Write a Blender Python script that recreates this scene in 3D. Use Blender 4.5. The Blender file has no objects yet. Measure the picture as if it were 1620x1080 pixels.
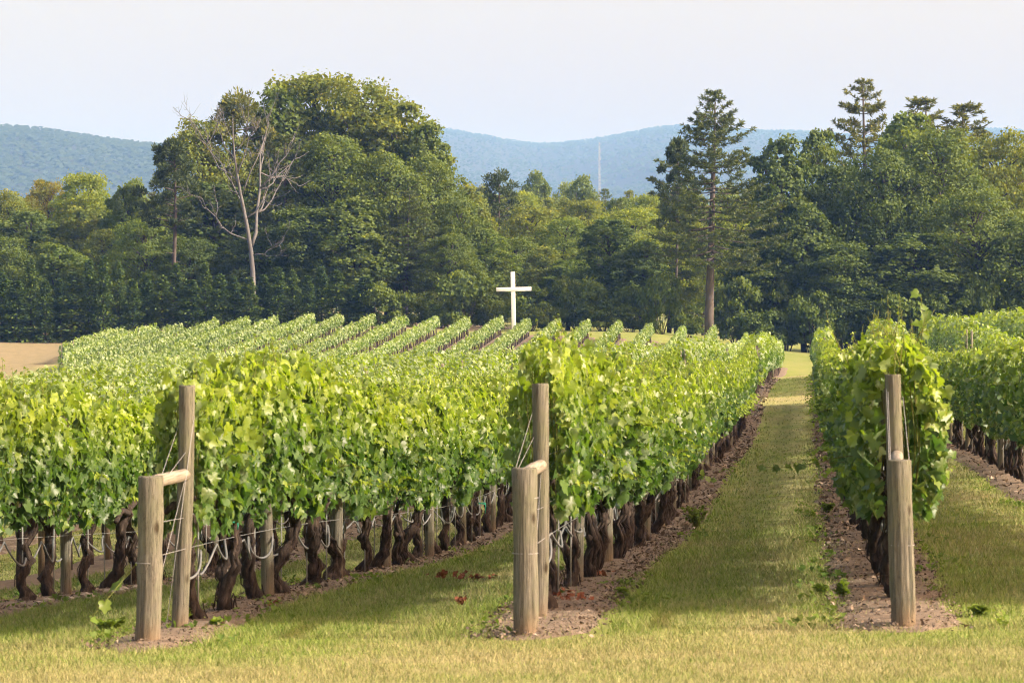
import bpy, math, random
import numpy as np
from mathutils import Vector, Matrix

# ------------------------------------------------------------------ camera, sky, sun, exposure
scene = bpy.context.scene
F_PX = 5554.0            # focal length in pixels of the 1620 wide photograph
CAM_H = 2.33
HORIZON = 493.0
cam_data = bpy.data.cameras.new('camera')
cam = bpy.data.objects.new('camera', cam_data)
scene.collection.objects.link(cam)
scene.camera = cam
cam_data.sensor_width = 36.0
cam_data.lens = F_PX / 1620.0 * 36.0
cam_data.clip_start = 0.5
cam_data.clip_end = 30000
cam.location = (0, 0, CAM_H)
cam.rotation_euler = (math.radians(90) - math.atan((540 - HORIZON) / F_PX), 0, 0)
cam_data.dof.use_dof = True
cam_data.dof.focus_distance = 120
cam_data.dof.aperture_fstop = 10.0

SUN_EL = math.radians(34)
SUN_AZ = math.radians(105)
world = bpy.data.worlds.new('World')
scene.world = world
world.use_nodes = True
wn = world.node_tree.nodes
wl = world.node_tree.links
wn.clear()
sky = wn.new('ShaderNodeTexSky')
sky.sky_type = 'NISHITA'
sky.sun_disc = False
sky.sun_elevation = SUN_EL
sky.sun_rotation = SUN_AZ
sky.air_density = 1.0
sky.dust_density = 5.5
sky.ozone_density = 2.0
bg = wn.new('ShaderNodeBackground')
bg.inputs['Strength'].default_value = 0.15
wo = wn.new('ShaderNodeOutputWorld')
whiten = wn.new('ShaderNodeMix')          # thin white summer haze over the whole sky
whiten.data_type = 'RGBA'
whiten.blend_type = 'MULTIPLY'
whiten.inputs[0].default_value = 1.0
whiten.inputs[7].default_value = (1.54, 1.12, 0.83, 1)
wl.new(sky.outputs[0], whiten.inputs[6])
wl.new(whiten.outputs[2], bg.inputs['Color'])
wl.new(bg.outputs[0], wo.inputs['Surface'])

sun_data = bpy.data.lights.new('sun', 'SUN')
sun_data.energy = 3.5
sun_data.angle = math.radians(1.5)
sun_data.color = (1.0, 0.945, 0.84)
sun = bpy.data.objects.new('sun', sun_data)
scene.collection.objects.link(sun)
sun.rotation_euler = (0, math.radians(90) - SUN_EL, math.radians(90) - SUN_AZ)

scene.view_settings.view_transform = 'Standard'
scene.view_settings.look = 'None'
scene.view_settings.exposure = 1.13
scene.view_settings.gamma = 1.0
scene.render.engine = 'CYCLES'
cy = scene.cycles
cy.use_denoising = True
cy.denoiser = 'OPENIMAGEDENOISE'
cy.filter_width = 1.1
cy.max_bounces = 7
cy.diffuse_bounces = 3
cy.glossy_bounces = 2
cy.transmission_bounces = 4
cy.volume_bounces = 1
cy.transparent_max_bounces = 4
cy.caustics_reflective = False
cy.caustics_refractive = False

COL = scene.collection
RNG = np.random.default_rng(11)
random.seed(4)
PI = math.pi

# ------------------------------------------------------------------ helpers
def link(o, parent=None):
    COL.objects.link(o)
    if parent is not None:
        o.parent = parent
    return o

def tag(o, label=None, cat=None, group=None, kind=None):
    if label: o['label'] = label
    if cat: o['category'] = cat
    if group: o['group'] = group
    if kind: o['kind'] = kind
    return o

def empty(name, loc=(0, 0, 0), rz=0.0):
    o = bpy.data.objects.new(name, None)
    o.empty_display_size = 0.2
    o.location = loc
    o.rotation_euler = (0, 0, rz)
    return link(o)

def make_mesh(name, V, Fs, mat, attrs=None, smooth=False):
    """V (n,3); Fs list of (m,k) index arrays"""
    me = bpy.data.meshes.new(name)
    V = np.ascontiguousarray(V, dtype=np.float32)
    if not isinstance(Fs, (list, tuple)):
        Fs = [Fs]
    Fs = [np.asarray(f, dtype=np.int32) for f in Fs if len(f)]
    me.vertices.add(len(V))
    me.vertices.foreach_set('co', V.ravel())
    nl = sum(f.size for f in Fs)
    npoly = sum(len(f) for f in Fs)
    me.loops.add(nl)
    me.loops.foreach_set('vertex_index', np.concatenate([f.ravel() for f in Fs]))
    starts = []
    off = 0
    for f in Fs:
        k = f.shape[1]
        starts.append(off + np.arange(len(f), dtype=np.int32) * k)
        off += f.size
    me.polygons.add(npoly)
    me.polygons.foreach_set('loop_start', np.concatenate(starts).astype(np.int32))
    if smooth:
        me.polygons.foreach_set('use_smooth', np.ones(npoly, dtype=bool))
    me.update(calc_edges=True)
    if attrs:
        for k, a in attrs.items():
            at = me.attributes.new(k, 'FLOAT', 'POINT')
            at.data.foreach_set('value', np.ascontiguousarray(a, dtype=np.float32))
    if mat is not None:
        me.materials.append(mat)
    return me

def mesh_obj(name, me, parent=None, loc=None):
    o = bpy.data.objects.new(name, me)
    if loc is not None:
        o.location = loc
    return link(o, parent)

class MB:
    """collects geometry for one mesh"""
    def __init__(self):
        self.V = []; self.F = {}; self.A = {}; self.n = 0
    def add(self, V, Fs, **attrs):
        V = np.asarray(V, dtype=np.float32)
        for f in (Fs if isinstance(Fs, (list, tuple)) else [Fs]):
            f = np.asarray(f)
            if len(f):
                self.F.setdefault(f.shape[1], []).append(f + self.n)
        self.V.append(V)
        for k, a in attrs.items():
            self.A.setdefault(k, []).append(np.broadcast_to(np.asarray(a, dtype=np.float32), (len(V),)))
        self.n += len(V)
    def mesh(self, name, mat, smooth=False):
        return make_mesh(name, np.concatenate(self.V), [np.concatenate(f) for f in self.F.values()], mat,
                         {k: np.concatenate(a) for k, a in self.A.items()}, smooth)
    def obj(self, name, mat, parent=None, smooth=False):
        return mesh_obj(name, self.mesh(name, mat, smooth), parent)

def tube(P, R, n=8, cap=True, wob=0.0, rng=None):
    """swept tube along polyline P with radii R"""
    P = np.asarray(P, dtype=float); m = len(P)
    R = np.broadcast_to(np.asarray(R, dtype=float), (m,))
    T = np.gradient(P, axis=0)
    T /= np.linalg.norm(T, axis=1, keepdims=True) + 1e-9
    ref = np.array([0.0, 0, 1.0]) if abs(T[:, 2]).mean() < 0.8 else np.array([1.0, 0, 0])
    U = np.cross(T, ref); U /= np.linalg.norm(U, axis=1, keepdims=True) + 1e-9
    W = np.cross(T, U)
    a = np.arange(n) / n * 2 * PI
    rr = R[:, None] * np.ones((m, n))
    if wob and rng is not None:
        rr = rr * (1 + wob * (rng.random((m, n)) - 0.5))
    V = P[:, None, :] + rr[:, :, None] * (np.cos(a)[None, :, None] * U[:, None, :] + np.sin(a)[None, :, None] * W[:, None, :])
    V = V.reshape(-1, 3)
    i = np.arange(m - 1)[:, None] * n; j = np.arange(n)[None, :]
    F = np.stack([i + j, i + (j + 1) % n, i + n + (j + 1) % n, i + n + j], axis=-1).reshape(-1, 4)
    Fs = [F]
    if cap:
        V = np.vstack([V, P[:1], P[-1:]])
        c0 = m * n; c1 = c0 + 1
        jj = np.arange(n)
        t0 = np.stack([np.full(n, c0), (jj + 1) % n, jj], axis=-1)
        t1 = np.stack([np.full(n, c1), (m - 1) * n + jj, (m - 1) * n + (jj + 1) % n], axis=-1)
        Fs.append(np.vstack([t0, t1]))
    return V, Fs

def box(cx, cy_, cz, sx, sy, sz):
    s = np.array([[-1, -1, -1], [1, -1, -1], [1, 1, -1], [-1, 1, -1], [-1, -1, 1], [1, -1, 1], [1, 1, 1], [-1, 1, 1]], float) * 0.5
    V = s * np.array([sx, sy, sz]) + np.array([cx, cy_, cz])
    F = np.array([[3, 2, 1, 0], [4, 5, 6, 7], [0, 1, 5, 4], [1, 2, 6, 5], [2, 3, 7, 6], [3, 0, 4, 7]])
    return V, F

def vnoise(x, y, seed=0):
    """smooth value noise 0..1"""
    x = np.asarray(x, float); y = np.asarray(y, float)
    xi = np.floor(x).astype(np.int64); yi = np.floor(y).astype(np.int64)
    xf = x - xi; yf = y - yi
    xf = xf * xf * (3 - 2 * xf); yf = yf * yf * (3 - 2 * yf)
    def h(a, b):
        n = (a * 374761393 + b * 668265263 + seed * 974634777) & 0xFFFFFFFF
        n = ((n ^ (n >> 13)) * 1274126177) & 0xFFFFFFFF
        n = n ^ (n >> 16)
        return (n & 0xFFFF) / 65535.0
    return (h(xi, yi) * (1 - xf) + h(xi + 1, yi) * xf) * (1 - yf) + (h(xi, yi + 1) * (1 - xf) + h(xi + 1, yi + 1) * xf) * yf

def fbm(x, y, seed=0, o=3):
    s = 0; a = 0.5; t = 0
    for k in range(o):
        s = s + a * vnoise(np.asarray(x) * 2 ** k, np.asarray(y) * 2 ** k, seed + k * 17); t += a; a *= 0.5
    return s / t

def sstep(a, b, x):
    t = np.clip((np.asarray(x, float) - a) / (b - a), 0, 1)
    return t * t * (3 - 2 * t)

ONES = ['', 'first', 'second', 'third', 'fourth', 'fifth', 'sixth', 'seventh', 'eighth', 'ninth', 'tenth', 'eleventh', 'twelfth',
        'thirteenth', 'fourteenth', 'fifteenth', 'sixteenth', 'seventeenth', 'eighteenth', 'nineteenth']
TENS = {2: ('twenty', 'twentieth'), 3: ('thirty', 'thirtieth'), 4: ('forty', 'fortieth'), 5: ('fifty', 'fiftieth'), 6: ('sixty', 'sixtieth'), 7: ('seventy', 'seventieth')}
def ordw(n):
    if n < 20: return ONES[n]
    t, u = divmod(n, 10)
    return TENS[t][1] if u == 0 else TENS[t][0] + '-' + ONES[u]

# ------------------------------------------------------------------ materials
def new_mat(name):
    m = bpy.data.materials.new(name); m.use_nodes = True
    m.node_tree.nodes.clear()
    return m, m.node_tree.nodes, m.node_tree.links

def N(nodes, typ, **kw):
    n = nodes.new(typ)
    for k, v in kw.items():
        if k in n.inputs.keys() and not hasattr(n, k):
            n.inputs[k].default_value = v
        else:
            setattr(n, k, v)
    return n

def mixc(nodes, links, fac, a, b, blend='MIX'):
    n = nodes.new('ShaderNodeMix'); n.data_type = 'RGBA'; n.blend_type = blend
    for sock, v in ((n.inputs[0], fac), (n.inputs[6], a), (n.inputs[7], b)):
        if isinstance(v, (int, float)): sock.default_value = v
        elif isinstance(v, tuple): sock.default_value = v if len(v) == 4 else v + (1,)
        else: links.new(v, sock)
    return n.outputs[2]

def math_(nodes, links, op, a, b=0.0, clamp=False):
    n = nodes.new('ShaderNodeMath'); n.operation = op; n.use_clamp = clamp
    for i, v in enumerate((a, b)):
        if isinstance(v, (int, float)): n.inputs[i].default_value = v
        else: links.new(v, n.inputs[i])
    return n.outputs[0]

def attr(nodes, name):
    n = nodes.new('ShaderNodeAttribute'); n.attribute_name = name
    return n.outputs['Fac']

def noise(nodes, links, scale, detail=4, rough=0.6, coord='Object', stretch=None):
    tc = nodes.new('ShaderNodeTexCoord')
    out = tc.outputs[coord]
    if stretch:
        mp = nodes.new('ShaderNodeMapping'); mp.inputs['Scale'].default_value = stretch
        links.new(out, mp.inputs[0]); out = mp.outputs[0]
    n = nodes.new('ShaderNodeTexNoise')
    n.inputs['Scale'].default_value = scale; n.inputs['Detail'].default_value = detail; n.inputs['Roughness'].default_value = rough
    links.new(out, n.inputs['Vector'])
    return n.outputs['Fac']

def ramp(nodes, links, fac, stops):
    r = nodes.new('ShaderNodeValToRGB')
    while len(r.color_ramp.elements) < len(stops): r.color_ramp.elements.new(0.5)
    for e, (p, c) in zip(r.color_ramp.elements, stops):
        e.position = p; e.color = c + (1,) if len(c) == 3 else c
    links.new(fac, r.inputs[0])
    return r.outputs[0]

def foliage_mat(name, dark, mid, young, under, transl=0.35, rough=0.5, spec=0.35, objcol=False, tr_tint=(1.1, 1.2, 0.45)):
    """leaf material: colour from per-leaf attributes var and young, paler underside, light passes through"""
    m, n, l = new_mat(name)
    var = attr(n, 'var'); yg = attr(n, 'young')
    c = mixc(n, l, var, dark, mid)
    c = mixc(n, l, yg, c, young)
    geo = n.new('ShaderNodeNewGeometry')
    bf = math_(n, l, 'MULTIPLY', geo.outputs['Backfacing'], 0.75)
    oi = n.new('ShaderNodeObjectInfo')
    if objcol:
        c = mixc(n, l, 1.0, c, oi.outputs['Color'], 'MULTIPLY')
    else:
        rv = math_(n, l, 'MULTIPLY_ADD', oi.outputs['Random'], 0.24)
        rv.node.inputs[2].default_value = 0.88
        comb = n.new('ShaderNodeCombineColor')
        for i in range(3): l.new(rv, comb.inputs[i])
        c = mixc(n, l, 1.0, c, comb.outputs[0], 'MULTIPLY')
    top = mixc(n, l, bf, c, under)
    p = N(n, 'ShaderNodeBsdfPrincipled')
    p.inputs['Roughness'].default_value = rough
    p.inputs['Specular IOR Level'].default_value = spec
    l.new(top, p.inputs['Base Color'])
    t = n.new('ShaderNodeBsdfTranslucent')
    tc = mixc(n, l, 1.0, c, tr_tint, 'MULTIPLY')
    l.new(tc, t.inputs['Color'])
    mx = n.new('ShaderNodeMixShader'); mx.inputs[0].default_value = transl
    l.new(p.outputs[0], mx.inputs[1]); l.new(t.outputs[0], mx.inputs[2])
    o = n.new('ShaderNodeOutputMaterial'); l.new(mx.outputs[0], o.inputs['Surface'])
    return m

def solid_mat(name, stops, scale, rough=0.85, bump=0.3, stretch=None, detail=5, spec=0.3, dist=0.01, bscale=None):
    m, n, l = new_mat(name)
    f = noise(n, l, scale, detail, 0.65, 'Object', stretch)
    c = ramp(n, l, f, stops)
    p = n.new('ShaderNodeBsdfPrincipled')
    l.new(c, p.inputs['Base Color'])
    p.inputs['Roughness'].default_value = rough
    p.inputs['Specular IOR Level'].default_value = spec
    if bump:
        f2 = noise(n, l, bscale or scale * 2, 5, 0.7, 'Object', stretch)
        b = n.new('ShaderNodeBump'); b.inputs['Strength'].default_value = bump; b.inputs['Distance'].default_value = dist
        l.new(f2, b.inputs['Height']); l.new(b.outputs[0], p.inputs['Normal'])
    o = n.new('ShaderNodeOutputMaterial'); l.new(p.outputs[0], o.inputs['Surface'])
    return m

M_VINE = foliage_mat('vine_leaf', (0.040, 0.096, 0.015), (0.118, 0.200, 0.050), (0.255, 0.335, 0.022), (0.25, 0.33, 0.17), transl=0.45, rough=0.42, spec=0.5)
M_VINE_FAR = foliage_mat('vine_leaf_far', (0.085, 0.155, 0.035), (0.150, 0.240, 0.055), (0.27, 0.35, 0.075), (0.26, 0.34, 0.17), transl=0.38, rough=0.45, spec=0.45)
M_WEED = foliage_mat('weed_leaf', (0.075, 0.135, 0.022), (0.13, 0.20, 0.045), (0.22, 0.28, 0.04), (0.16, 0.22, 0.09), transl=0.4, rough=0.6, spec=0.2)
M_CANE = solid_mat('green_cane', [(0.3, (0.10, 0.085, 0.02)), (0.7, (0.15, 0.19, 0.04))], 6, bump=0)
M_BARK = solid_mat('vine_bark', [(0.28, (0.012, 0.009, 0.007)), (0.52, (0.042, 0.030, 0.024)), (0.75, (0.13, 0.10, 0.08))], 26, 0.95, 0.9, (1, 1, 0.25), dist=0.02)
M_TRUNK = solid_mat('tree_bark', [(0.3, (0.030, 0.026, 0.022)), (0.7, (0.11, 0.095, 0.08))], 3, 0.95, 0.6, (1, 1, 0.2))
M_PINEBARK = solid_mat('pine_bark', [(0.3, (0.055, 0.047, 0.042)), (0.7, (0.135, 0.115, 0.10))], 3, 0.95, 0.6, (1, 1, 0.2))
M_SNAG = solid_mat('dead_wood', [(0.3, (0.085, 0.085, 0.088)), (0.7, (0.17, 0.17, 0.175))], 3, 0.9, 0.5, (1, 1, 0.2))
M_GALV = solid_mat('galvanised_wire', [(0.3, (0.22, 0.22, 0.225)), (0.7, (0.36, 0.36, 0.365))], 10, 0.45, 0, spec=0.6)
M_HOSE = solid_mat('grey_hose', [(0.3, (0.12, 0.125, 0.13)), (0.7, (0.19, 0.195, 0.20))], 8, 0.4, 0, spec=0.5)
M_STAKE = solid_mat('steel_stake', [(0.3, (0.20, 0.20, 0.19)), (0.7, (0.34, 0.34, 0.33))], 12, 0.6, 0)
M_CROSS = solid_mat('white_paint', [(0.3, (0.66, 0.66, 0.66)), (0.7, (0.78, 0.78, 0.78))], 1.5, 0.5, 0.1)
M_MAST = solid_mat('mast_steel', [(0.3, (0.25, 0.25, 0.26)), (0.7, (0.4, 0.4, 0.4))], 1, 0.6, 0)
M_DRYLEAF = solid_mat('dry_leaf', [(0.3, (0.12, 0.035, 0.016)), (0.7, (0.24, 0.085, 0.038))], 30, 0.8, 0)
M_TIE = solid_mat('green_tie', [(0.3, (0.01, 0.25, 0.16)), (0.7, (0.02, 0.35, 0.22))], 30, 0.5, 0)
M_STONE = solid_mat('pale_stone', [(0.3, (0.30, 0.24, 0.19)), (0.7, (0.52, 0.45, 0.38))], 20, 0.9, 0.4)

def post_mat():
    m, n, l = new_mat('treated_post')
    oi = n.new('ShaderNodeObjectInfo')
    grain = noise(n, l, 10, 7, 0.75, 'Object', (7, 7, 0.30))
    blot = noise(n, l, 2.6, 5, 0.65, 'Object', (1.6, 1.6, 0.9))
    c = ramp(n, l, grain, [(0.30, (0.075, 0.068, 0.055)), (0.5, (0.165, 0.154, 0.126)), (0.70, (0.285, 0.270, 0.225))])
    c = mixc(n, l, ramp(n, l, blot, [(0.42, (0, 0, 0)), (0.62, (0.8, 0.8, 0.8))]), c, (0.165, 0.170, 0.110))
    stain = noise(n, l, 5.5, 4, 0.6, 'Object', (1.2, 1.2, 0.35))
    c = mixc(n, l, ramp(n, l, stain, [(0.56, (0, 0, 0)), (0.72, (0.65, 0.65, 0.65))]), c, (0.075, 0.062, 0.048))
    # knots
    tc = n.new('ShaderNodeTexCoord')
    mp = n.new('ShaderNodeMapping'); mp.inputs['Scale'].default_value = (5, 5, 2.6); l.new(tc.outputs['Object'], mp.inputs[0])
    vo = n.new('ShaderNodeTexVoronoi'); vo.inputs['Scale'].default_value = 1.0; l.new(mp.outputs[0], vo.inputs['Vector'])
    kn = ramp(n, l, vo.outputs['Distance'], [(0.06, (0.30, 0.25, 0.20)), (0.15, (1, 1, 1))])
    c = mixc(n, l, 1.0, c, kn, 'MULTIPLY')
    # soil splash at the foot
    sx = n.new('ShaderNodeSeparateXYZ'); l.new(tc.outputs['Object'], sx.inputs[0])
    f = math_(n, l, 'MULTIPLY_ADD', sx.outputs[2], -5.0, True); f.node.inputs[2].default_value = 1.15
    f = math_(n, l, 'MULTIPLY', f, blot)
    c = mixc(n, l, f, c, (0.26, 0.165, 0.105))
    crack = noise(n, l, 30, 3, 0.5, 'Object', (9, 9, 0.10))
    ck = ramp(n, l, crack, [(0.57, (1, 1, 1)), (0.66, (0.28, 0.25, 0.22))])
    c = mixc(n, l, 1.0, c, ck, 'MULTIPLY')
    p = n.new('ShaderNodeBsdfPrincipled'); l.new(c, p.inputs['Base Color']); p.inputs['Roughness'].default_value = 0.9
    p.inputs['Specular IOR Level'].default_value = 0.15
    b = n.new('ShaderNodeBump'); b.inputs['Strength'].default_value = 0.9; b.inputs['Distance'].default_value = 0.012
    inv = math_(n, l, 'SUBTRACT', 1.0, crack)
    l.new(inv, b.inputs['Height']); l.new(b.outputs[0], p.inputs['Normal'])
    o = n.new('ShaderNodeOutputMaterial'); l.new(p.outputs[0], o.inputs['Surface'])
    return m
M_POST = post_mat()
M_RAIL = solid_mat('grey_rail', [(0.3, (0.13, 0.11, 0.085)), (0.5, (0.24, 0.21, 0.165)), (0.72, (0.36, 0.32, 0.26))], 9, 0.85, 0.5, (6, 6, 0.35), bscale=26)

def ground_mat():
    m, n, l = new_mat('mown_grass')
    dry = attr(n, 'dry'); bare = attr(n, 'bare')  # dry also carries the painted sunlit strip of each lane
    fine = noise(n, l, 14, 5, 0.75, 'Object')
    mid = noise(n, l, 1.3, 5, 0.65, 'Object', (1, 0.55, 1))
    d = math_(n, l, 'MULTIPLY_ADD', mid, 0.7); d.node.inputs[2].default_value = -0.35
    d = math_(n, l, 'ADD', d, dry, True)
    g = ramp(n, l, fine, [(0.3, (0.11, 0.16, 0.028)), (0.7, (0.22, 0.265, 0.055))])
    s = ramp(n, l, fine, [(0.3, (0.23, 0.205, 0.088)), (0.7, (0.355, 0.32, 0.16))])
    c = mixc(n, l, d, g, s)
    so = ramp(n, l, mid, [(0.3, (0.15, 0.112, 0.076)), (0.7, (0.23, 0.182, 0.125))])
    c = mixc(n, l, bare, c, so)
    p = n.new('ShaderNodeBsdfPrincipled'); l.new(c, p.inputs['Base Color']); p.inputs['Roughness'].default_value = 0.95
    p.inputs['Specular IOR Level'].default_value = 0.1
    b = n.new('ShaderNodeBump'); b.inputs['Strength'].default_value = 0.7; b.inputs['Distance'].default_value = 0.04
    l.new(fine, b.inputs['Height']); l.new(b.outputs[0], p.inputs['Normal'])
    o = n.new('ShaderNodeOutputMaterial'); l.new(p.outputs[0], o.inputs['Surface'])
    return m
M_GROUND = ground_mat()

def blade_mat():
    m, n, l = new_mat('grass_blade')
    dry = attr(n, 'dry'); var = attr(n, 'var')  # besides straw tone, dry holds the sunlight painted along the lanes
    g = mixc(n, l, var, (0.100, 0.185, 0.025), (0.24, 0.325, 0.058))
    s = mixc(n, l, var, (0.245, 0.228, 0.098), (0.395, 0.372, 0.188))
    c = mixc(n, l, dry, g, s)
    p = n.new('ShaderNodeBsdfPrincipled'); l.new(c, p.inputs['Base Color']); p.inputs['Roughness'].default_value = 0.7
    p.inputs['Specular IOR Level'].default_value = 0.2
    t = n.new('ShaderNodeBsdfTranslucent'); l.new(c, t.inputs['Color'])
    mx = n.new('ShaderNodeMixShader'); mx.inputs[0].default_value = 0.3
    l.new(p.outputs[0], mx.inputs[1]); l.new(t.outputs[0], mx.inputs[2])
    o = n.new('ShaderNodeOutputMaterial'); l.new(mx.outputs[0], o.inputs['Surface'])
    return m
M_BLADE = blade_mat()

def litter_mat():
    m, n, l = new_mat('mulch_litter')
    var = attr(n, 'var')
    c = ramp(n, l, var, [(0.0, (0.05, 0.036, 0.026)), (0.45, (0.14, 0.104, 0.074)), (0.9, (0.22, 0.17, 0.125)), (1.0, (0.38, 0.32, 0.25))])
    p = n.new('ShaderNodeBsdfPrincipled'); l.new(c, p.inputs['Base Color']); p.inputs['Roughness'].default_value = 0.9
    o = n.new('ShaderNodeOutputMaterial'); l.new(p.outputs[0], o.inputs['Surface'])
    return m
M_LITTER = litter_mat()
M_SOIL = solid_mat('soil_mulch', [(0.25, (0.085, 0.062, 0.045)), (0.5, (0.172, 0.132, 0.096)), (0.75, (0.27, 0.212, 0.155))], 7, 0.95, 0.9, None, 8, dist=0.04)

M_DEC = foliage_mat('broad_leaf', (0.042, 0.072, 0.012), (0.112, 0.158, 0.024), (0.20, 0.215, 0.034), (0.10, 0.15, 0.05), 0.30, 0.6, 0.08, objcol=True, tr_tint=(1.2, 1.3, 0.5))
M_PINE = foliage_mat('pine_needle', (0.044, 0.064, 0.022), (0.095, 0.122, 0.036), (0.15, 0.165, 0.045), (0.07, 0.10, 0.05), 0.22, 0.6, 0.1, objcol=True, tr_tint=(1.1, 1.2, 0.5))
M_HEM = foliage_mat('hedge_needle', (0.032, 0.060, 0.013), (0.085, 0.130, 0.026), (0.16, 0.20, 0.04), (0.05, 0.09, 0.03), 0.2, 0.6, 0.1, objcol=True, tr_tint=(1.1, 1.2, 0.5))
M_HILLTREE = foliage_mat('hill_forest', (0.020, 0.030, 0.018), (0.026, 0.038, 0.022), (0.09, 0.11, 0.03), (0.05, 0.08, 0.03), 0.1, 0.7, 0.1, objcol=True)
M_HILL = solid_mat('hill_ground', [(0.3, (0.020, 0.030, 0.018)), (0.7, (0.028, 0.040, 0.022))], 0.02, 0.95, 0.5, None, 8, dist=4)

# ------------------------------------------------------------------ terrain
ROW_SP = 2.802
ROW_SLOPE = (1278.0 - 810.0) / F_PX
X_B = -2.097
def row_x(v, y): return ROW_SLOPE * y + X_B + v * ROW_SP
def row_v(x, y): return (x - ROW_SLOPE * y - X_B) / ROW_SP

PROF_Y = np.array([-100, 20, 26, 40, 55, 85, 127, 200, 240, 265, 290, 312, 335, 400])
PROF_H = np.array([2.25, 2.3, 2.34, 2.78, 3.1, 3.45, 3.6, 4.6, 5.1, 4.65, 3.2, 1.95, 1.6, 1.7])
CTRL = np.array([
 (22, -1, 2.40), (22, 1, 2.31), (26, -1, 2.44), (26, 0, 2.336), (26, 1, 2.32), (32, -1, 2.62), (36.7, -1, 2.85), (41, -1, 3.0), (45.4, -1, 3.25),
 (54.7, -1, 3.46), (36, -2, 2.95), (34, -2, 2.88), (32, 0, 2.49), (37, 0, 2.68), (42, 0, 2.85), (50.5, 0, 3.12), (59, 0, 3.24),
 (72, 0, 3.30), (81, 0, 3.45), (35, 1, 2.45), (50, 1, 2.9), (61, 2, 2.85), (98, 2, 3.45), (103, 3, 3.1), (127, 3, 2.85), (128, 0, 3.55), (127, -1, 3.5),
 (127, -4, 3.9), (127, -5, 4.02), (127, -8, 4.5), (135, 3, 2.65), (185, 3, 2.8), (200, 0, 4.0), (240, 0, 4.4), (330, 0, 3.8),
 (294, -4, 2.65), (298, -3, 2.7), (295, -5, 2.5), (302, -6, 2.45), (310, -7, 2.15), (312, -9, 2.15), (312, -10, 1.95), (290, -10, 3.35), (265, -10, 4.65), (235, -10, 5.2),
 (312, -14, 1.72), (290, -14, 3.1), (265, -14, 4.5), (312, -17, 2.05), (296, -17, 3.0), (270, -17, 4.6), (312, -21, 2.75), (292, -21, 4.1), (270, -21, 5.1),
 (333, -25, 2.9), (300, -24, 4.0), (270, -24, 5.0), (220, -18, 5.4), (270, -4, 4.0), (240, -5, 4.9), (165, -11, 4.8), (165, -7, 4.4), (198, -7, 4.9), (198, -3, 4.5),
 (100, 0, 3.75), (112, 0, 3.75), (140, 0, 3.35), (155, 0, 3.3), (172, 0, 3.45), (145, -1, 3.4), (145, -4, 3.9), (112, -1, 3.7),
 (60, -6, 3.9), (90, -8, 4.3), (335, -10, 1.7), (335, -4, 2.2), (340, 4, 3.6), (300, 1, 4.1), (270, 1, 4.4), (330, 6, 3.5), (250, 6, 3.6)])
def _k(a, b):
    dy = (np.log(np.maximum(a[:, None, 0], 12)) - np.log(np.maximum(b[None, :, 0], 12))) / 0.30
    dv = (a[:, None, 1] - b[None, :, 1]) / 5.0
    return 0.5 * np.exp(-0.5 * (dy * dy + dv * dv))
_res = CTRL[:, 2] - np.interp(CTRL[:, 0], PROF_Y, PROF_H)
_w = np.linalg.solve(_k(CTRL, CTRL) + np.eye(len(CTRL)) * 0.004, _res)
_py = np.linspace(-100, 400, 501)
_ph = np.interp(_py, PROF_Y, PROF_H)
for _ in range(3):
    _ph = np.convolve(np.pad(_ph, 4, mode='edge'), np.ones(9) / 9, 'valid')
def ground_z(x, y):
    """world height of the ground (camera stands at CAM_H)"""
    x = np.atleast_1d(np.asarray(x, float)); y = np.atleast_1d(np.asarray(y, float))
    x, y = np.broadcast_arrays(x, y)
    sh = x.shape
    x = x.ravel(); y = y.ravel()
    yc = np.clip(y, -100, 345)
    v = np.clip(row_v(x, yc), -30, 12)
    Q = np.stack([yc, v], axis=1)
    h = np.interp(yc, _py, _ph)
    for s in range(0, len(Q), 20000):
        h[s:s + 20000] += _k(Q[s:s + 20000], CTRL) @ _w
    z = CAM_H - h
    far = np.maximum(y - 360, 0)
    z = z + far * 0.006 + np.maximum(y - 800, 0) * 0.013
    return z.reshape(sh)
def gz(x, y): return float(ground_z(x, y)[0])

def dry_and_sunlit(x, y):
    v = row_v(x, y)
    fr = v - np.floor(v)              # 0 at a row, .5 mid lane
    big = fbm(x * 0.55, y * 0.28, 3, 3)
    streak = fbm(x * 0.35, y * 2.2, 9, 3)
    lane = 0.36 + 0.75 * (big - 0.5) + 0.6 * (streak - 0.5) + 0.22 * sstep(0.45, 0.62, fr) * (1 - sstep(0.72, 0.85, fr))  # last term paints the sunlit strip right of lane centre into the colour
    front = 0.70 + 0.9 * (big - 0.5) + 1.2 * (streak - 0.5)
    t = sstep(24.6, 26.6, y + 0.6 * (big - 0.5) + 0.25 * np.sin(v * 6.28))
    d = front * (1 - t) + lane * t
    # hay field on the far left, alleys are drier
    d = np.where((y > 240) & (v < -21.2), 0.62 + 0.5 * vnoise(y * 0.45 + x * 0.02, x * 0.03, 15), d)
    d = np.where((np.abs(y - 131) < 4) | (np.abs(y - 205) < 6), d + 0.25, d)
    d = d + 0.16 * (np.exp(-((fr - 0.37) / 0.05) ** 2) + np.exp(-((fr - 0.66) / 0.05) ** 2)) * t
    d = np.where((y > 140) & (v > -21.2) & (np.abs(y - 205) > 6), d * 0.6, d)
    return np.clip(d, 0, 1)

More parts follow.
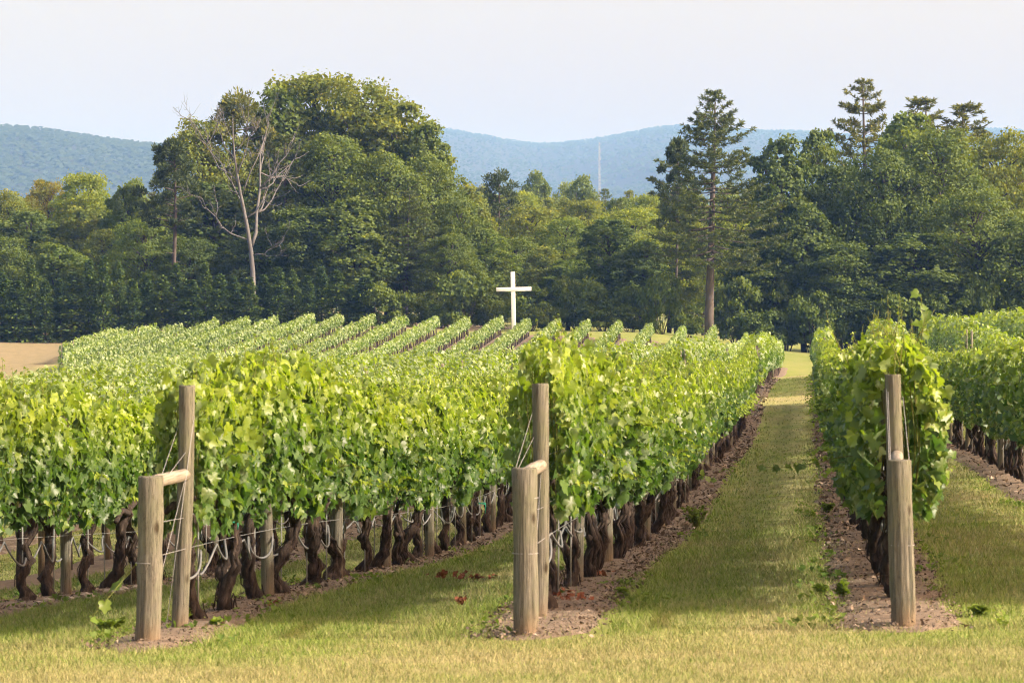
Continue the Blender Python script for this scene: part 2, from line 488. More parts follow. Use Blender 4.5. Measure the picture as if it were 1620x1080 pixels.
ys = np.concatenate([np.linspace(-80, 14, 20), np.arange(15, 60, 0.3), np.arange(60, 140, 1.0), np.arange(140, 360, 2.5), np.geomspace(362, 9000, 60)])
ts = np.linspace(-1, 1, 241)
ts = np.sign(ts) * np.abs(ts) ** 1.5
XX = ts[None, :] * (np.maximum(ys, 0)[:, None] * 0.55 + 40) + ROW_SLOPE * np.clip(ys, 0, 300)[:, None] * 0.5
YY = np.broadcast_to(ys[:, None], XX.shape)
ZZ = ground_z(XX, YY)
Vg = np.stack([XX, YY, ZZ], -1).reshape(-1, 3)
ny, nx = XX.shape
ii = np.arange(ny - 1)[:, None] * nx; jj = np.arange(nx - 1)[None, :]
Fg = np.stack([ii + jj, ii + jj + 1, ii + nx + jj + 1, ii + nx + jj], -1).reshape(-1, 4)
vv = row_v(XX, YY)
bare = np.where((YY > 326) & (vv < -10), 0.9, 0.0) * sstep(324, 330, YY)
bare = np.maximum(bare, np.where((YY > 262) & (YY < 330) & (vv < -21.4), 0.62, 0.0))
bare = np.where(YY > 400, 0, bare)
g = mesh_obj('ground', make_mesh('ground', Vg, Fg, M_GROUND, {'dry': dry_and_sunlit(XX, YY).ravel(), 'bare': bare.ravel()}, True))
tag(g, kind='structure')

# soil strips beneath the rows
NEAR0, NEAR1 = 27.4, 127.0
STRIP = {-1: (0.38, 0.36), 0: (0.42, 0.54), 1: (0.54, 0.45)}
def soil_strip(v, y0, y1, step, lift):
    yy = np.arange(y0, y1 + step, step)
    L, R = STRIP.get(v, (0.52, 0.58))
    c = np.linspace(0, 1, 9)
    wl = L * (0.75 + 0.5 * fbm(yy * 0.5, yy * 0 + v * 7.3, 5)) + 0.10 * (vnoise(yy * 3, yy * 0 + v, 8) - 0.5)
    wr = R * (0.75 + 0.5 * fbm(yy * 0.5, yy * 0 + v * 9.1, 6)) + 0.10 * (vnoise(yy * 3, yy * 0 + v, 18) - 0.5)
    endt = sstep(y0 - 0.01, y0 + 0.7, yy) * 0.7 + 0.3
    X = row_x(v, yy)[:, None] - (wl * endt)[:, None] * (1 - c)[None, :] + (wr * endt)[:, None] * c[None, :]
    Y = np.broadcast_to(yy[:, None], X.shape)
    prof = np.sin(c * PI) ** 0.5
    Z = ground_z(X, Y) + 0.004 - 0.02 * (c[None, :] % 1 == 0) + prof[None, :] * lift * sstep(y0, y0 + 0.6, yy)[:, None] * (0.6 + 0.8 * fbm(X * 3, Y * 3, 31))
    V = np.stack([X, Y, Z], -1).reshape(-1, 3)
    a, b = X.shape
    i = np.arange(a - 1)[:, None] * b; j = np.arange(b - 1)[None, :]
    F = np.stack([i + j, i + j + 1, i + b + j + 1, i + b + j], -1).reshape(-1, 4)
    o = mesh_obj('soil_strip', make_mesh('soil_strip', V, F, M_SOIL, None, True))
    tag(o, kind='structure')
for v in range(-4, 4):
    soil_strip(v, 25.65 if v in (0, 1) else 25.4, NEAR1 + 1, 0.2 if v in (-2, -1, 0, 1, 2) else 0.5, 0.045)
for v in range(-10, 5):
    soil_strip(v, 135, 198 if v < 2 else 186, 1.5, 0.06)
for v in range(-21, 1):
    soil_strip(v, max(212.0, -(X_B + v * ROW_SP) * F_PX / (1278 - 97.0)), float(np.interp(v, [-21, -9, -6, -3, 0], [313, 314, 304, 298, 271])), 2.0, 0.05)

# ------------------------------------------------------------------ distant hills
RIDGE_X = np.array([-900, -400, -200, 0, 50, 110, 170, 240, 300, 400, 520, 620, 680, 740, 800, 850, 900, 950, 1000, 1050, 1080, 1140, 1200, 1280, 1400, 1550, 1700, 2000, 2500])
RIDGE_P = np.array([215, 190, 200, 196, 198, 208, 217, 226, 230, 228, 215, 205, 203, 212, 224, 233, 227, 222, 212, 202, 200, 206, 210, 210, 222, 205, 215, 225, 205])
hx = np.linspace(-900, 2500, 341)
hr = np.interp(hx, RIDGE_X, RIDGE_P)
hr = np.convolve(np.pad(hr, 4, mode='edge'), np.ones(9) / 9, 'valid')
def ridge_depth(px): return 4600 + 4600 * sstep(250, 720, px)
def hill_point(px, s):
    """s = 0 at the valley edge, 1 on the crest, above 1 behind it"""
    D = ridge_depth(px)
    Y = 2900 + (D - 2900) * s
    X = (px - 810) / F_PX * Y
    H = (HORIZON - np.interp(px, hx, hr)) / F_PX * D + CAM_H - 8
    t = sstep(0, 1, s) * 0.6 + 0.4 * np.clip(s, 0, 1)
    spur = (fbm(X / 520.0, Y / 800.0, 41, 4) - 0.5) * 100 * np.sin(np.clip(s / 0.8, 0, 1) * PI)
    base = 0.006 * 2540 + 0.013 * 2100
    return X, Y, (base - 10) * (1 - t) + H * t * (1 - 0.4 * np.clip(s - 1, 0, 1)) + spur
HPX, HS = np.meshgrid(hx, np.linspace(0, 1.5, 80))
HXX, HYY, HZZ = hill_point(HPX, HS)
a, b = HXX.shape
i = np.arange(a - 1)[:, None] * b; j = np.arange(b - 1)[None, :]
Fh = np.stack([i + j, i + j + 1, i + b + j + 1, i + b + j], -1).reshape(-1, 4)
hill = mesh_obj('hills', make_mesh('hills', np.stack([HXX, HYY, HZZ], -1).reshape(-1, 3), Fh, M_HILL, None, True))
tag(hill, kind='structure')

def quad_cloud(P, Nrm, size, aspect, rng, up=None, bend=0.0):
    """one leaf quad at each point P facing Nrm"""
    n = len(P)
    Nrm = Nrm / (np.linalg.norm(Nrm, axis=1, keepdims=True) + 1e-9)
    ref = rng.normal(size=(n, 3)) if up is None else up
    U = np.cross(Nrm, ref); U /= np.linalg.norm(U, axis=1, keepdims=True) + 1e-9
    W = np.cross(U, Nrm)
    s = np.asarray(size).reshape(-1, 1) * np.ones((n, 1))
    asp = np.asarray(aspect).reshape(-1, 1) * np.ones((n, 1))
    a0 = P - W * s * 0.5
    a1 = P + U * s * 0.5 * asp + Nrm * s * bend
    a2 = P + W * s * 0.5
    a3 = P - U * s * 0.5 * asp + Nrm * s * bend
    V = np.stack([a0, a1, a2, a3], 1).reshape(-1, 3)
    F = np.arange(4 * n).reshape(-1, 4)
    return V, F

def hill_forest():
    rng = np.random.default_rng(77)
    n = 30000
    px = rng.uniform(-150, 1780, n)
    X, Y, Z = hill_point(px, 1.015 - 0.92 * rng.random(n) ** 1.25)
    k = 3
    r = rng.uniform(3.5, 7.0, n)
    P = np.repeat(np.stack([X, Y, Z + r * 0.6], 1), k, 0)
    rr = np.repeat(r, k)
    d = rng.normal(size=(n * k, 3)); d /= np.linalg.norm(d, axis=1, keepdims=True)
    P = P + d * rr[:, None] * np.array([0.45, 0.45, 0.6])
    V, F = quad_cloud(P, d * 0.35 + np.array([0, -0.5, 0.9]), rr * 1.15, 0.9, rng)
    var = np.repeat(np.repeat(rng.random(n), k), 4) * 0.8 + 0.2 * np.repeat(rng.random(n * k), 4)
    o = mesh_obj('forest_on_hills', make_mesh('forest_on_hills', V, F, M_HILLTREE, {'var': var, 'young': np.zeros(len(V))}))
    tag(o, 'hazy blue forest covering the distant hills', 'forest', kind='stuff')
hill_forest()

# ------------------------------------------------------------------ tree builders (metres, base at origin)
def clump_leaves(mb, centres, radii, per, size, rng, flat=0.75, young_amt=0.15, zspan=None, centre_axis=None):
    nC = len(centres)
    for c, r in zip(centres, radii):
        n = int(per * (r / radii.mean()) ** 2)
        d = rng.normal(size=(n, 3)); d /= np.linalg.norm(d, axis=1, keepdims=True)
        d[:, 2] = np.where(d[:, 2] < -0.35, -d[:, 2] * 0.6, d[:, 2])
        rad = r * (0.40 + 0.80 * rng.random(n) ** 0.8)
        rad *= 0.8 + 0.4 * rng.random()
        lump = 1 + 0.28 * np.sin(d[:, 0] * 5 + rng.random() * 6) * np.sin(d[:, 1] * 5 + rng.random() * 6)
        P = c + d * (rad * lump)[:, None] * np.array([1, 1, flat])
        nr = d * 0.9 + rng.normal(size=(n, 3)) * 0.75 + np.array([0, 0, 0.2])
        V, F = quad_cloud(P, nr, size * (0.6 + 0.8 * rng.random(n)), 0.7 + 0.4 * rng.random(n), rng, bend=0.12)
        cv = rng.random()
        var = np.clip(0.45 * cv + 0.55 * rng.random(n), 0, 1)
        yg = np.clip(young_amt * (0.4 + 1.2 * cv) * (0.5 + 0.8 * d[:, 2]) + 0.12 * rng.random(n), 0, 1)
        mb.add(V, F, var=np.repeat(var, 4), young=np.repeat(yg, 4))

def broad_tree(seed, H=22.0, W=10.0, base=0.18, nC=95, per=260, size=0.31, lobes=None):
    rng = np.random.default_rng(seed)
    tm = MB(); cm = MB()
    top = H * 0.86
    k = np.linspace(0, 1, 9)
    lean = rng.normal(size=2) * 0.35
    P = np.stack([lean[0] * k ** 1.5 + 0.2 * np.sin(k * 7 + seed), lean[1] * k ** 1.5 + 0.2 * np.cos(k * 6 + seed), k * top], 1)
    tm.add(*tube(P, 0.32 * (1 - k) ** 0.75 * (H / 22) + 0.05, 8))
    C = []; Rr = []
    nlob = 9
    lang = rng.random(nlob) * 2 * PI; lz = rng.random(nlob); lamp = rng.uniform(0.75, 1.2, nlob)
    for q in range(nC):
        t = (q + rng.random()) / nC
        z = H * (base + (0.97 - base) * t)
        prof = math.sqrt(max(0.0, 1 - ((t - 0.42) / 0.62) ** 2)) if t > 0.42 else 0.72 + 0.28 * t / 0.30
        prof = max(prof, 0.2)
        an = q * 2.39996 + rng.normal() * 0.4
        li = int(rng.integers(nlob))
        rad = W * 0.5 * prof * (rng.random() ** 0.45) * (0.72 + 0.5 * vnoise(an * 1.3, t * 4.0, seed))
        C.append((math.cos(an) * rad + lean[0] * t, math.sin(an) * rad + lean[1] * t, z + rng.normal() * 0.4))
        Rr.append(rng.uniform(0.065, 0.14) * W * (0.8 if t > 0.8 else 1))
    C = np.array(C); Rr = np.array(Rr)
    for c in C[::2]:
        z0 = max(H * 0.12, c[2] - 0.35 * np.hypot(c[0], c[1]) - 1.5 - rng.random())
        f = np.clip(z0 / top, 0, 0.97)
        p0 = np.array([np.interp(f, k, P[:, 0]), np.interp(f, k, P[:, 1]), z0])
        s = np.linspace(0, 1, 5)[:, None]
        mid = p0 * (1 - s) + c * s + np.array([0, 0, 0.5]) * np.sin(s * PI) + rng.normal(size=(5, 3)) * 0.12 * np.sin(s * PI)
        tm.add(*tube(mid, np.linspace(0.13, 0.03, 5) * H / 22, 5))
    clump_leaves(cm, C, Rr * 1.12, int(per * 0.75), size, rng, 1.0)
    # loose leaves over the whole outline, so that the clumps run together
    n = 8500
    t = rng.random(n) ** 0.9
    an = rng.random(n) * 2 * PI
    prof = np.where(t > 0.42, np.sqrt(np.clip(1 - ((t - 0.42) / 0.60) ** 2, 0.0, 1)), 0.72 + 0.28 * t / 0.42)
    bump = fbm(an * 1.6, t * 7.0, seed, 4)
    rad = W * 0.5 * prof * (0.30 + 1.08 * bump) * (0.80 + 0.28 * rng.random(n))
    ok = vnoise(an * 3.2, t * 15.0, seed + 3) > 0.40
    t = t[ok]; an = an[ok]; rad = rad[ok]; n = len(t)
    P2 = np.stack([np.cos(an) * rad + lean[0] * t, np.sin(an) * rad + lean[1] * t, H * (base + (0.99 - base) * t) + rng.normal(size=n) * 0.2], 1)
    nr = np.stack([np.cos(an), np.sin(an), 0.2 + 1.2 * (t - 0.4)], 1) + rng.normal(size=(n, 3)) * 0.8
    V, F = quad_cloud(P2, nr, size * (0.5 + 0.9 * rng.random(n)), 0.7 + 0.4 * rng.random(n), rng, bend=0.12)
    cv = vnoise(an * 2.2, t * 9.0, seed + 9)
    cm.add(V, F, var=np.repeat(np.clip(0.55 * cv + 0.45 * rng.random(n), 0, 1), 4), young=np.repeat(np.clip(0.35 * (cv - 0.45) + 0.15 * rng.random(n), 0, 1), 4))
    return tm.mesh('trunk', M_TRUNK, True), cm.mesh('crown', M_DEC), H, W

def pine_tree(seed, H=25.0, W=9.0, base=0.28, whorls=26, ragged=0.35, bark=None):
    rng = np.random.default_rng(seed)
    tm = MB(); cm = MB()
    k = np.linspace(0, 1, 12)
    P = np.stack([0.25 * np.sin(k * 3 + seed), 0.25 * np.cos(k * 2.5 + seed), k * H * 0.985], 1)
    tm.add(*tube(P, 0.34 * (1 - k) ** 0.85 * (H / 25) + 0.03, 8))
    PP = []; NN = []; VV = []; UU = []
    for w in range(whorls):
        t = w / (whorls - 1)
        z = H * (base + (0.985 - base) * t) + rng.normal() * 0.15
        prof = (1 - t) ** 0.8 * (0.7 + 0.3 * min(1, t / 0.15)) + 0.04
        nb = int(rng.integers(4, 7))
        a0 = rng.random() * 6.28
        for bnum in range(nb):
            if rng.random() < 0.12 and t < 0.7: continue
            an = a0 + bnum * 2 * PI / nb + rng.normal() * 0.25
            L = W * 0.5 * prof * (1 - ragged + 2 * ragged * rng.random()) + 0.35
            d = np.array([math.cos(an), math.sin(an), 0])
            rise = (0.05 + 0.55 * t ** 1.5) * L
            s = np.linspace(0, 1, 6)
            droop = -0.16 * L * np.sin(s * PI * 0.9) * (1 - t)
            pt = np.array([0, 0, z]) + d[None, :] * (s * L)[:, None] + np.array([0, 0, 1]) * (rise * s ** 1.6 + droop)[:, None]
            tm.add(*tube(pt, np.linspace(0.055, 0.012, 6) * (0.5 + (1 - t)), 4))
            nt = max(5, int(L * 8.5))
            ss = 0.22 + 0.8 * rng.random(nt) ** 0.75
            ctr = np.stack([np.interp(ss, s, pt[:, q]) for q in range(3)], 1)
            side = np.array([-d[1], d[0], 0])
            ctr += side[None, :] * (rng.normal(size=nt) * 0.24 * L * (1.05 - ss) + rng.normal(size=nt) * 0.12)[:, None]
            ctr[:, 2] += rng.normal(size=nt) * 0.10
            m = 7
            cc = np.repeat(ctr, m, 0)
            dirn = rng.normal(size=(nt * m, 3)) + d * 0.7 + np.array([0, 0, 0.55])
            dirn /= np.linalg.norm(dirn, axis=1, keepdims=True)
            PP.append(cc + dirn * 0.16); UU.append(dirn)
            vv_ = np.repeat(np.clip(0.3 + 0.5 * rng.random(nt) + 0.2 * (ss - 0.5), 0, 1), m)
            VV.append(vv_)
    PP = np.concatenate(PP); UU = np.concatenate(UU); VV = np.concatenate(VV)
    nrm = np.cross(UU, rng.normal(size=UU.shape)) + np.array([0, 0, 0.35])
    V, F = quad_cloud(PP, nrm, 0.42 * (0.7 + 0.6 * rng.random(len(PP))), 0.24, rng, up=UU)
    cm.add(V, F, var=np.repeat(VV, 4), young=np.repeat(np.clip(VV - 0.55, 0, 1) * 0.5, 4))
    return tm.mesh('trunk', bark or M_PINEBARK, True), cm.mesh('crown', M_PINE), H, W

def clumpy_pine(seed, H=22.0, W=7.0, base=0.55):
    """scrub pine: long bare trunk and dark tufted clumps on top"""
    rng = np.random.default_rng(seed)
    tm = MB(); cm = MB()
    k = np.linspace(0, 1, 10)
    P = np.stack([0.35 * np.sin(k * 3 + seed), 0.3 * np.cos(k * 2 + seed), k * H * 0.95], 1)
    tm.add(*tube(P, 0.27 * (1 - k) ** 0.8 * H / 22 + 0.04, 8))
    C = []; Rr = []
    nC = 42
    for q in range(nC):
        t = (q + rng.random()) / nC
        z = H * (base + (0.97 - base) * t)
        an = q * 2.39996
        rad = W * 0.5 * (math.sin(PI * (0.22 + 0.75 * t)) ** 0.8) * (0.35 + 0.75 * rng.random())
        c = np.array([math.cos(an) * rad, math.sin(an) * rad, z])
        C.append(c); Rr.append(rng.uniform(0.55, 1.05) * W / 7)
        p0 = np.array([P[-1, 0] * 0.5, P[-1, 1] * 0.5, z - 0.25 * rad])
        s = np.linspace(0, 1, 4)[:, None]
        tm.add(*tube(p0 * (1 - s) + c * s, np.linspace(0.07, 0.02, 4), 4))
    for q in range(9):                          # dead stubs on the bare trunk
        z = H * rng.uniform(0.25, base); an = rng.random() * 6.28; L = rng.uniform(0.6, 2.2)
        s = np.linspace(0, 1, 4)[:, None]
        p0 = np.array([0.2, 0.1, z]); p1 = p0 + np.array([math.cos(an) * L, math.sin(an) * L, rng.uniform(-0.3, 0.5)])
        tm.add(*tube(p0 * (1 - s) + p1 * s, np.linspace(0.035, 0.012, 4), 4))
    C = np.array(C); Rr = np.array(Rr)
    for c, r in zip(C, Rr):
        n = 170
        d = rng.normal(size=(n, 3)); d /= np.linalg.norm(d, axis=1, keepdims=True)
        Pp = c + d * (r * (0.35 + 0.75 * rng.random(n)))[:, None] * np.array([1, 1, 0.7])
        u = d + np.array([0, 0, 0.5]) + rng.normal(size=(n, 3)) * 0.3
        V, F = quad_cloud(Pp, np.cross(u, rng.normal(size=(n, 3))) + np.array([0, 0, 0.3]), 0.5, 0.36, rng, up=u)
        vv_ = np.clip(0.15 + 0.6 * rng.random(n) + 0.25 * d[:, 2], 0, 1)
        cm.add(V, F, var=np.repeat(vv_, 4), young=np.repeat(np.clip(vv_ - 0.75, 0, 1) * 0.6, 4))
    return tm.mesh('trunk', M_PINEBARK, True), cm.mesh('crown', M_PINE), H, W

def hedge_conifer(seed, H=8.0, W=3.6):
    rng = np.random.default_rng(seed)
    tm = MB(); cm = MB()
    k = np.linspace(0, 1, 5)
    tm.add(*tube(np.stack([k * 0, k * 0, k * H * 0.97], 1), 0.12 * (1 - k) + 0.015, 6))
    PP = []; UU = []; VV = []
    nb = 480
    for q in range(nb):
        t = (q + rng.random()) / nb
        z = H * (0.02 + 0.96 * t)
        L = W * 0.5 * ((1 - t) ** 0.62) * (0.8 + 0.4 * rng.random()) * (0.85 + 0.3 * math.sin(t * 31 + seed)) + 0.12
        an = q * 2.39996 + rng.normal() * 0.2
        d = np.array([math.cos(an), math.sin(an), 0.0])
        m = 9
        s = 0.35 + 0.65 * (np.arange(m) + rng.random(m)) / m
        side = np.array([-d[1], d[0], 0])
        p = np.array([0, 0, z]) + d[None] * (s * L)[:, None] + side[None] * (rng.normal(size=m) * 0.18)[:, None]
        p[:, 2] += 0.25 * L * s - 0.45 * L * s * s + rng.normal(size=m) * 0.06
        u = d[None] * 0.9 + rng.normal(size=(m, 3)) * 0.35 + np.array([0, 0, -0.35]) + side[None] * rng.choice([-0.6, 0.6], m)[:, None]
        PP.append(p); UU.append(u); VV.append(np.clip(0.1 + 0.6 * (s - 0.3) + 0.4 * rng.random(m), 0, 1))
        if q % 3 == 0:
            tm.add(*tube(np.vstack([[0, 0, z - 0.1], p[-1]]), [0.02, 0.006], 3))
    PP = np.concatenate(PP); UU = np.concatenate(UU); VV = np.concatenate(VV)
    nr = np.cross(UU, rng.normal(size=UU.shape)) * 0.6 + np.array([0, 0, 0.9])
    V, F = quad_cloud(PP, nr, 0.34 * (0.7 + 0.6 * rng.random(len(PP))), 0.5, rng, up=UU)
    cm.add(V, F, var=np.repeat(VV, 4), young=np.repeat(np.clip(VV - 0.55, 0, 1) * 1.1, 4))
    return tm.mesh('trunk', M_TRUNK, True), cm.mesh('crown', M_HEM), H, W

def shrub(seed, H=5.0, W=5.0):
    rng = np.random.default_rng(seed)
    tm = MB(); cm = MB()
    C = []; Rr = []
    for q in range(26):
        an = q * 2.4; rad = W * 0.42 * math.sqrt(rng.random()); z = H * (0.10 + 0.78 * rng.random() * (1 - 0.45 * (rad / (W * 0.5)) ** 2))
        C.append((math.cos(an) * rad, math.sin(an) * rad, z)); Rr.append(rng.uniform(0.10, 0.17) * W)
    C = np.array(C); Rr = np.array(Rr)
    for c in C[::3]:
        s = np.linspace(0, 1, 4)[:, None]
        tm.add(*tube(np.array([c[0] * 0.2, c[1] * 0.2, 0]) * (1 - s) + c * s, np.linspace(0.05, 0.015, 4), 4))
    clump_leaves(cm, C, Rr, 200, 0.27, rng, 0.9, 0.12)
    return tm.mesh('stem', M_TRUNK, True), cm.mesh('crown', M_DEC), H, W

def dead_tree(seed=5, H=19.0):
    rng = np.random.default_rng(seed)
    tm = MB(); bm = []
    k = np.linspace(0, 1, 12)
    P = np.stack([-1.2 * k ** 1.2 + 0.45 * np.sin(k * 5.5), 0.2 * np.sin(k * 5), k * H], 1)
    tm.add(*tube(P, 0.28 * (1 - k) ** 0.9 + 0.02, 9, wob=0.12, rng=rng))
    def branch(mb, p0, d, L, r, depth):
        s = np.linspace(0, 1, 7)
        wig = np.cumsum(rng.normal(size=(7, 3)) * 0.055 * L, 0) * 0.7
        wig[0] = 0
        pt = p0 + d[None] * (s * L)[:, None] + wig + np.array([0, 0, 1])[None] * (0.22 * L * s ** 2)[:, None]
        mb.add(*tube(pt, np.linspace(r, r * 0.3, 7), 5))
        if depth > 0:
            for q in range(int(rng.integers(4, 7))):
                i = int(rng.integers(2, 7))
                dd = d * 0.7 + rng.normal(size=3) * 0.55 + np.array([0, 0, 0.25]); dd /= np.linalg.norm(dd)
                branch(mb, pt[i], dd, L * rng.uniform(0.3, 0.5), r * 0.5, depth - 1)
    for (zf, dx, dz, L, r) in [(0.38, 0.28, 1.0, 10.5, 0.24), (0.42, -0.85, 0.45, 6.0, 0.11), (0.52, 0.75, 0.7, 5.5, 0.12), (0.58, -0.7, 0.8, 6.5, 0.12), (0.62, 0.5, 0.9, 6.0, 0.10), (0.68, -0.75, 0.75, 6.0, 0.10),
                            (0.72, 0.55, 0.95, 5.0, 0.09), (0.78, -0.5, 1.0, 4.5, 0.08), (0.82, 0.5, 1.0, 4.0, 0.07), (0.35, 0.8, 0.3, 3.5, 0.07), (0.88, -0.4, 1.0, 3.0, 0.06)]:
        p0 = np.array([np.interp(zf, k, P[:, q]) for q in range(3)])
        d = np.array([dx, rng.normal() * 0.35, dz]); d /= np.linalg.norm(d)
        mb = MB(); branch(mb, p0, d, L * 0.85, r * 0.72, 2); bm.append(mb.mesh('branch', M_SNAG, True))
    return tm.mesh('trunk', M_SNAG, True), bm, H

VAR = {
 'broad': [broad_tree(101, 22, 11, size=0.30), broad_tree(102, 22, 10, 0.10, 120, 230, 0.25), broad_tree(103, 22, 9, 0.22, 80, 260, 0.36), broad_tree(104, 22, 12, 0.12, 130, 240, 0.28), broad_tree(105, 22, 8.5, 0.08, 70, 300, 0.33)],
 'pine': [pine_tree(201, 25, 10, 0.31, 27, 0.40), pine_tree(202, 25, 8.5, 0.30, 28, 0.45), pine_tree(203, 25, 10.5, 0.2, 27, 0.4)],
 'scrub': [clumpy_pine(301), clumpy_pine(302, 22, 8.5, 0.42)],
 'hedge': [hedge_conifer(401), hedge_conifer(402, 8, 4.0), hedge_conifer(403, 8, 3.2), hedge_conifer(404, 8, 3.8)],
 'shrub': [shrub(501), shrub(502, 5, 6), shrub(503, 6, 5)],
}
_cnt = {}
def plant_tree(kind, px, topy, depth, wpx, col=(1, 1, 1), label=None, cat='tree', name=None, group=None, var=None, hmin=1.0, sink=0.1):
    vs = VAR[kind]
    i = _cnt.get(kind, 0); _cnt[kind] = i + 1
    tr, cr, H, W = vs[(i if var is None else var) % len(vs)]
    x = (px - 810) / F_PX * depth
    z = gz(x, depth) - sink
    h = max(hmin, (HORIZON - topy) * depth / F_PX + CAM_H - z)
    w = wpx * depth / F_PX
    nm = name or {'broad': 'broadleaf_tree', 'pine': 'pine_tree', 'scrub': 'scrub_pine', 'hedge': 'hedge_conifer', 'shrub': 'woodland_shrub'}[kind]
    e = empty(nm, (x, depth, z), (i * 2.4 + 0.7 * i * i) % 6.283)
    e.scale = (w / W, w / W, h / H)
    tag(e, label, cat, group)
    mesh_obj(tr.name.split('.')[0], tr, e)
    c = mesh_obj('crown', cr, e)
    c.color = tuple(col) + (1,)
    return e

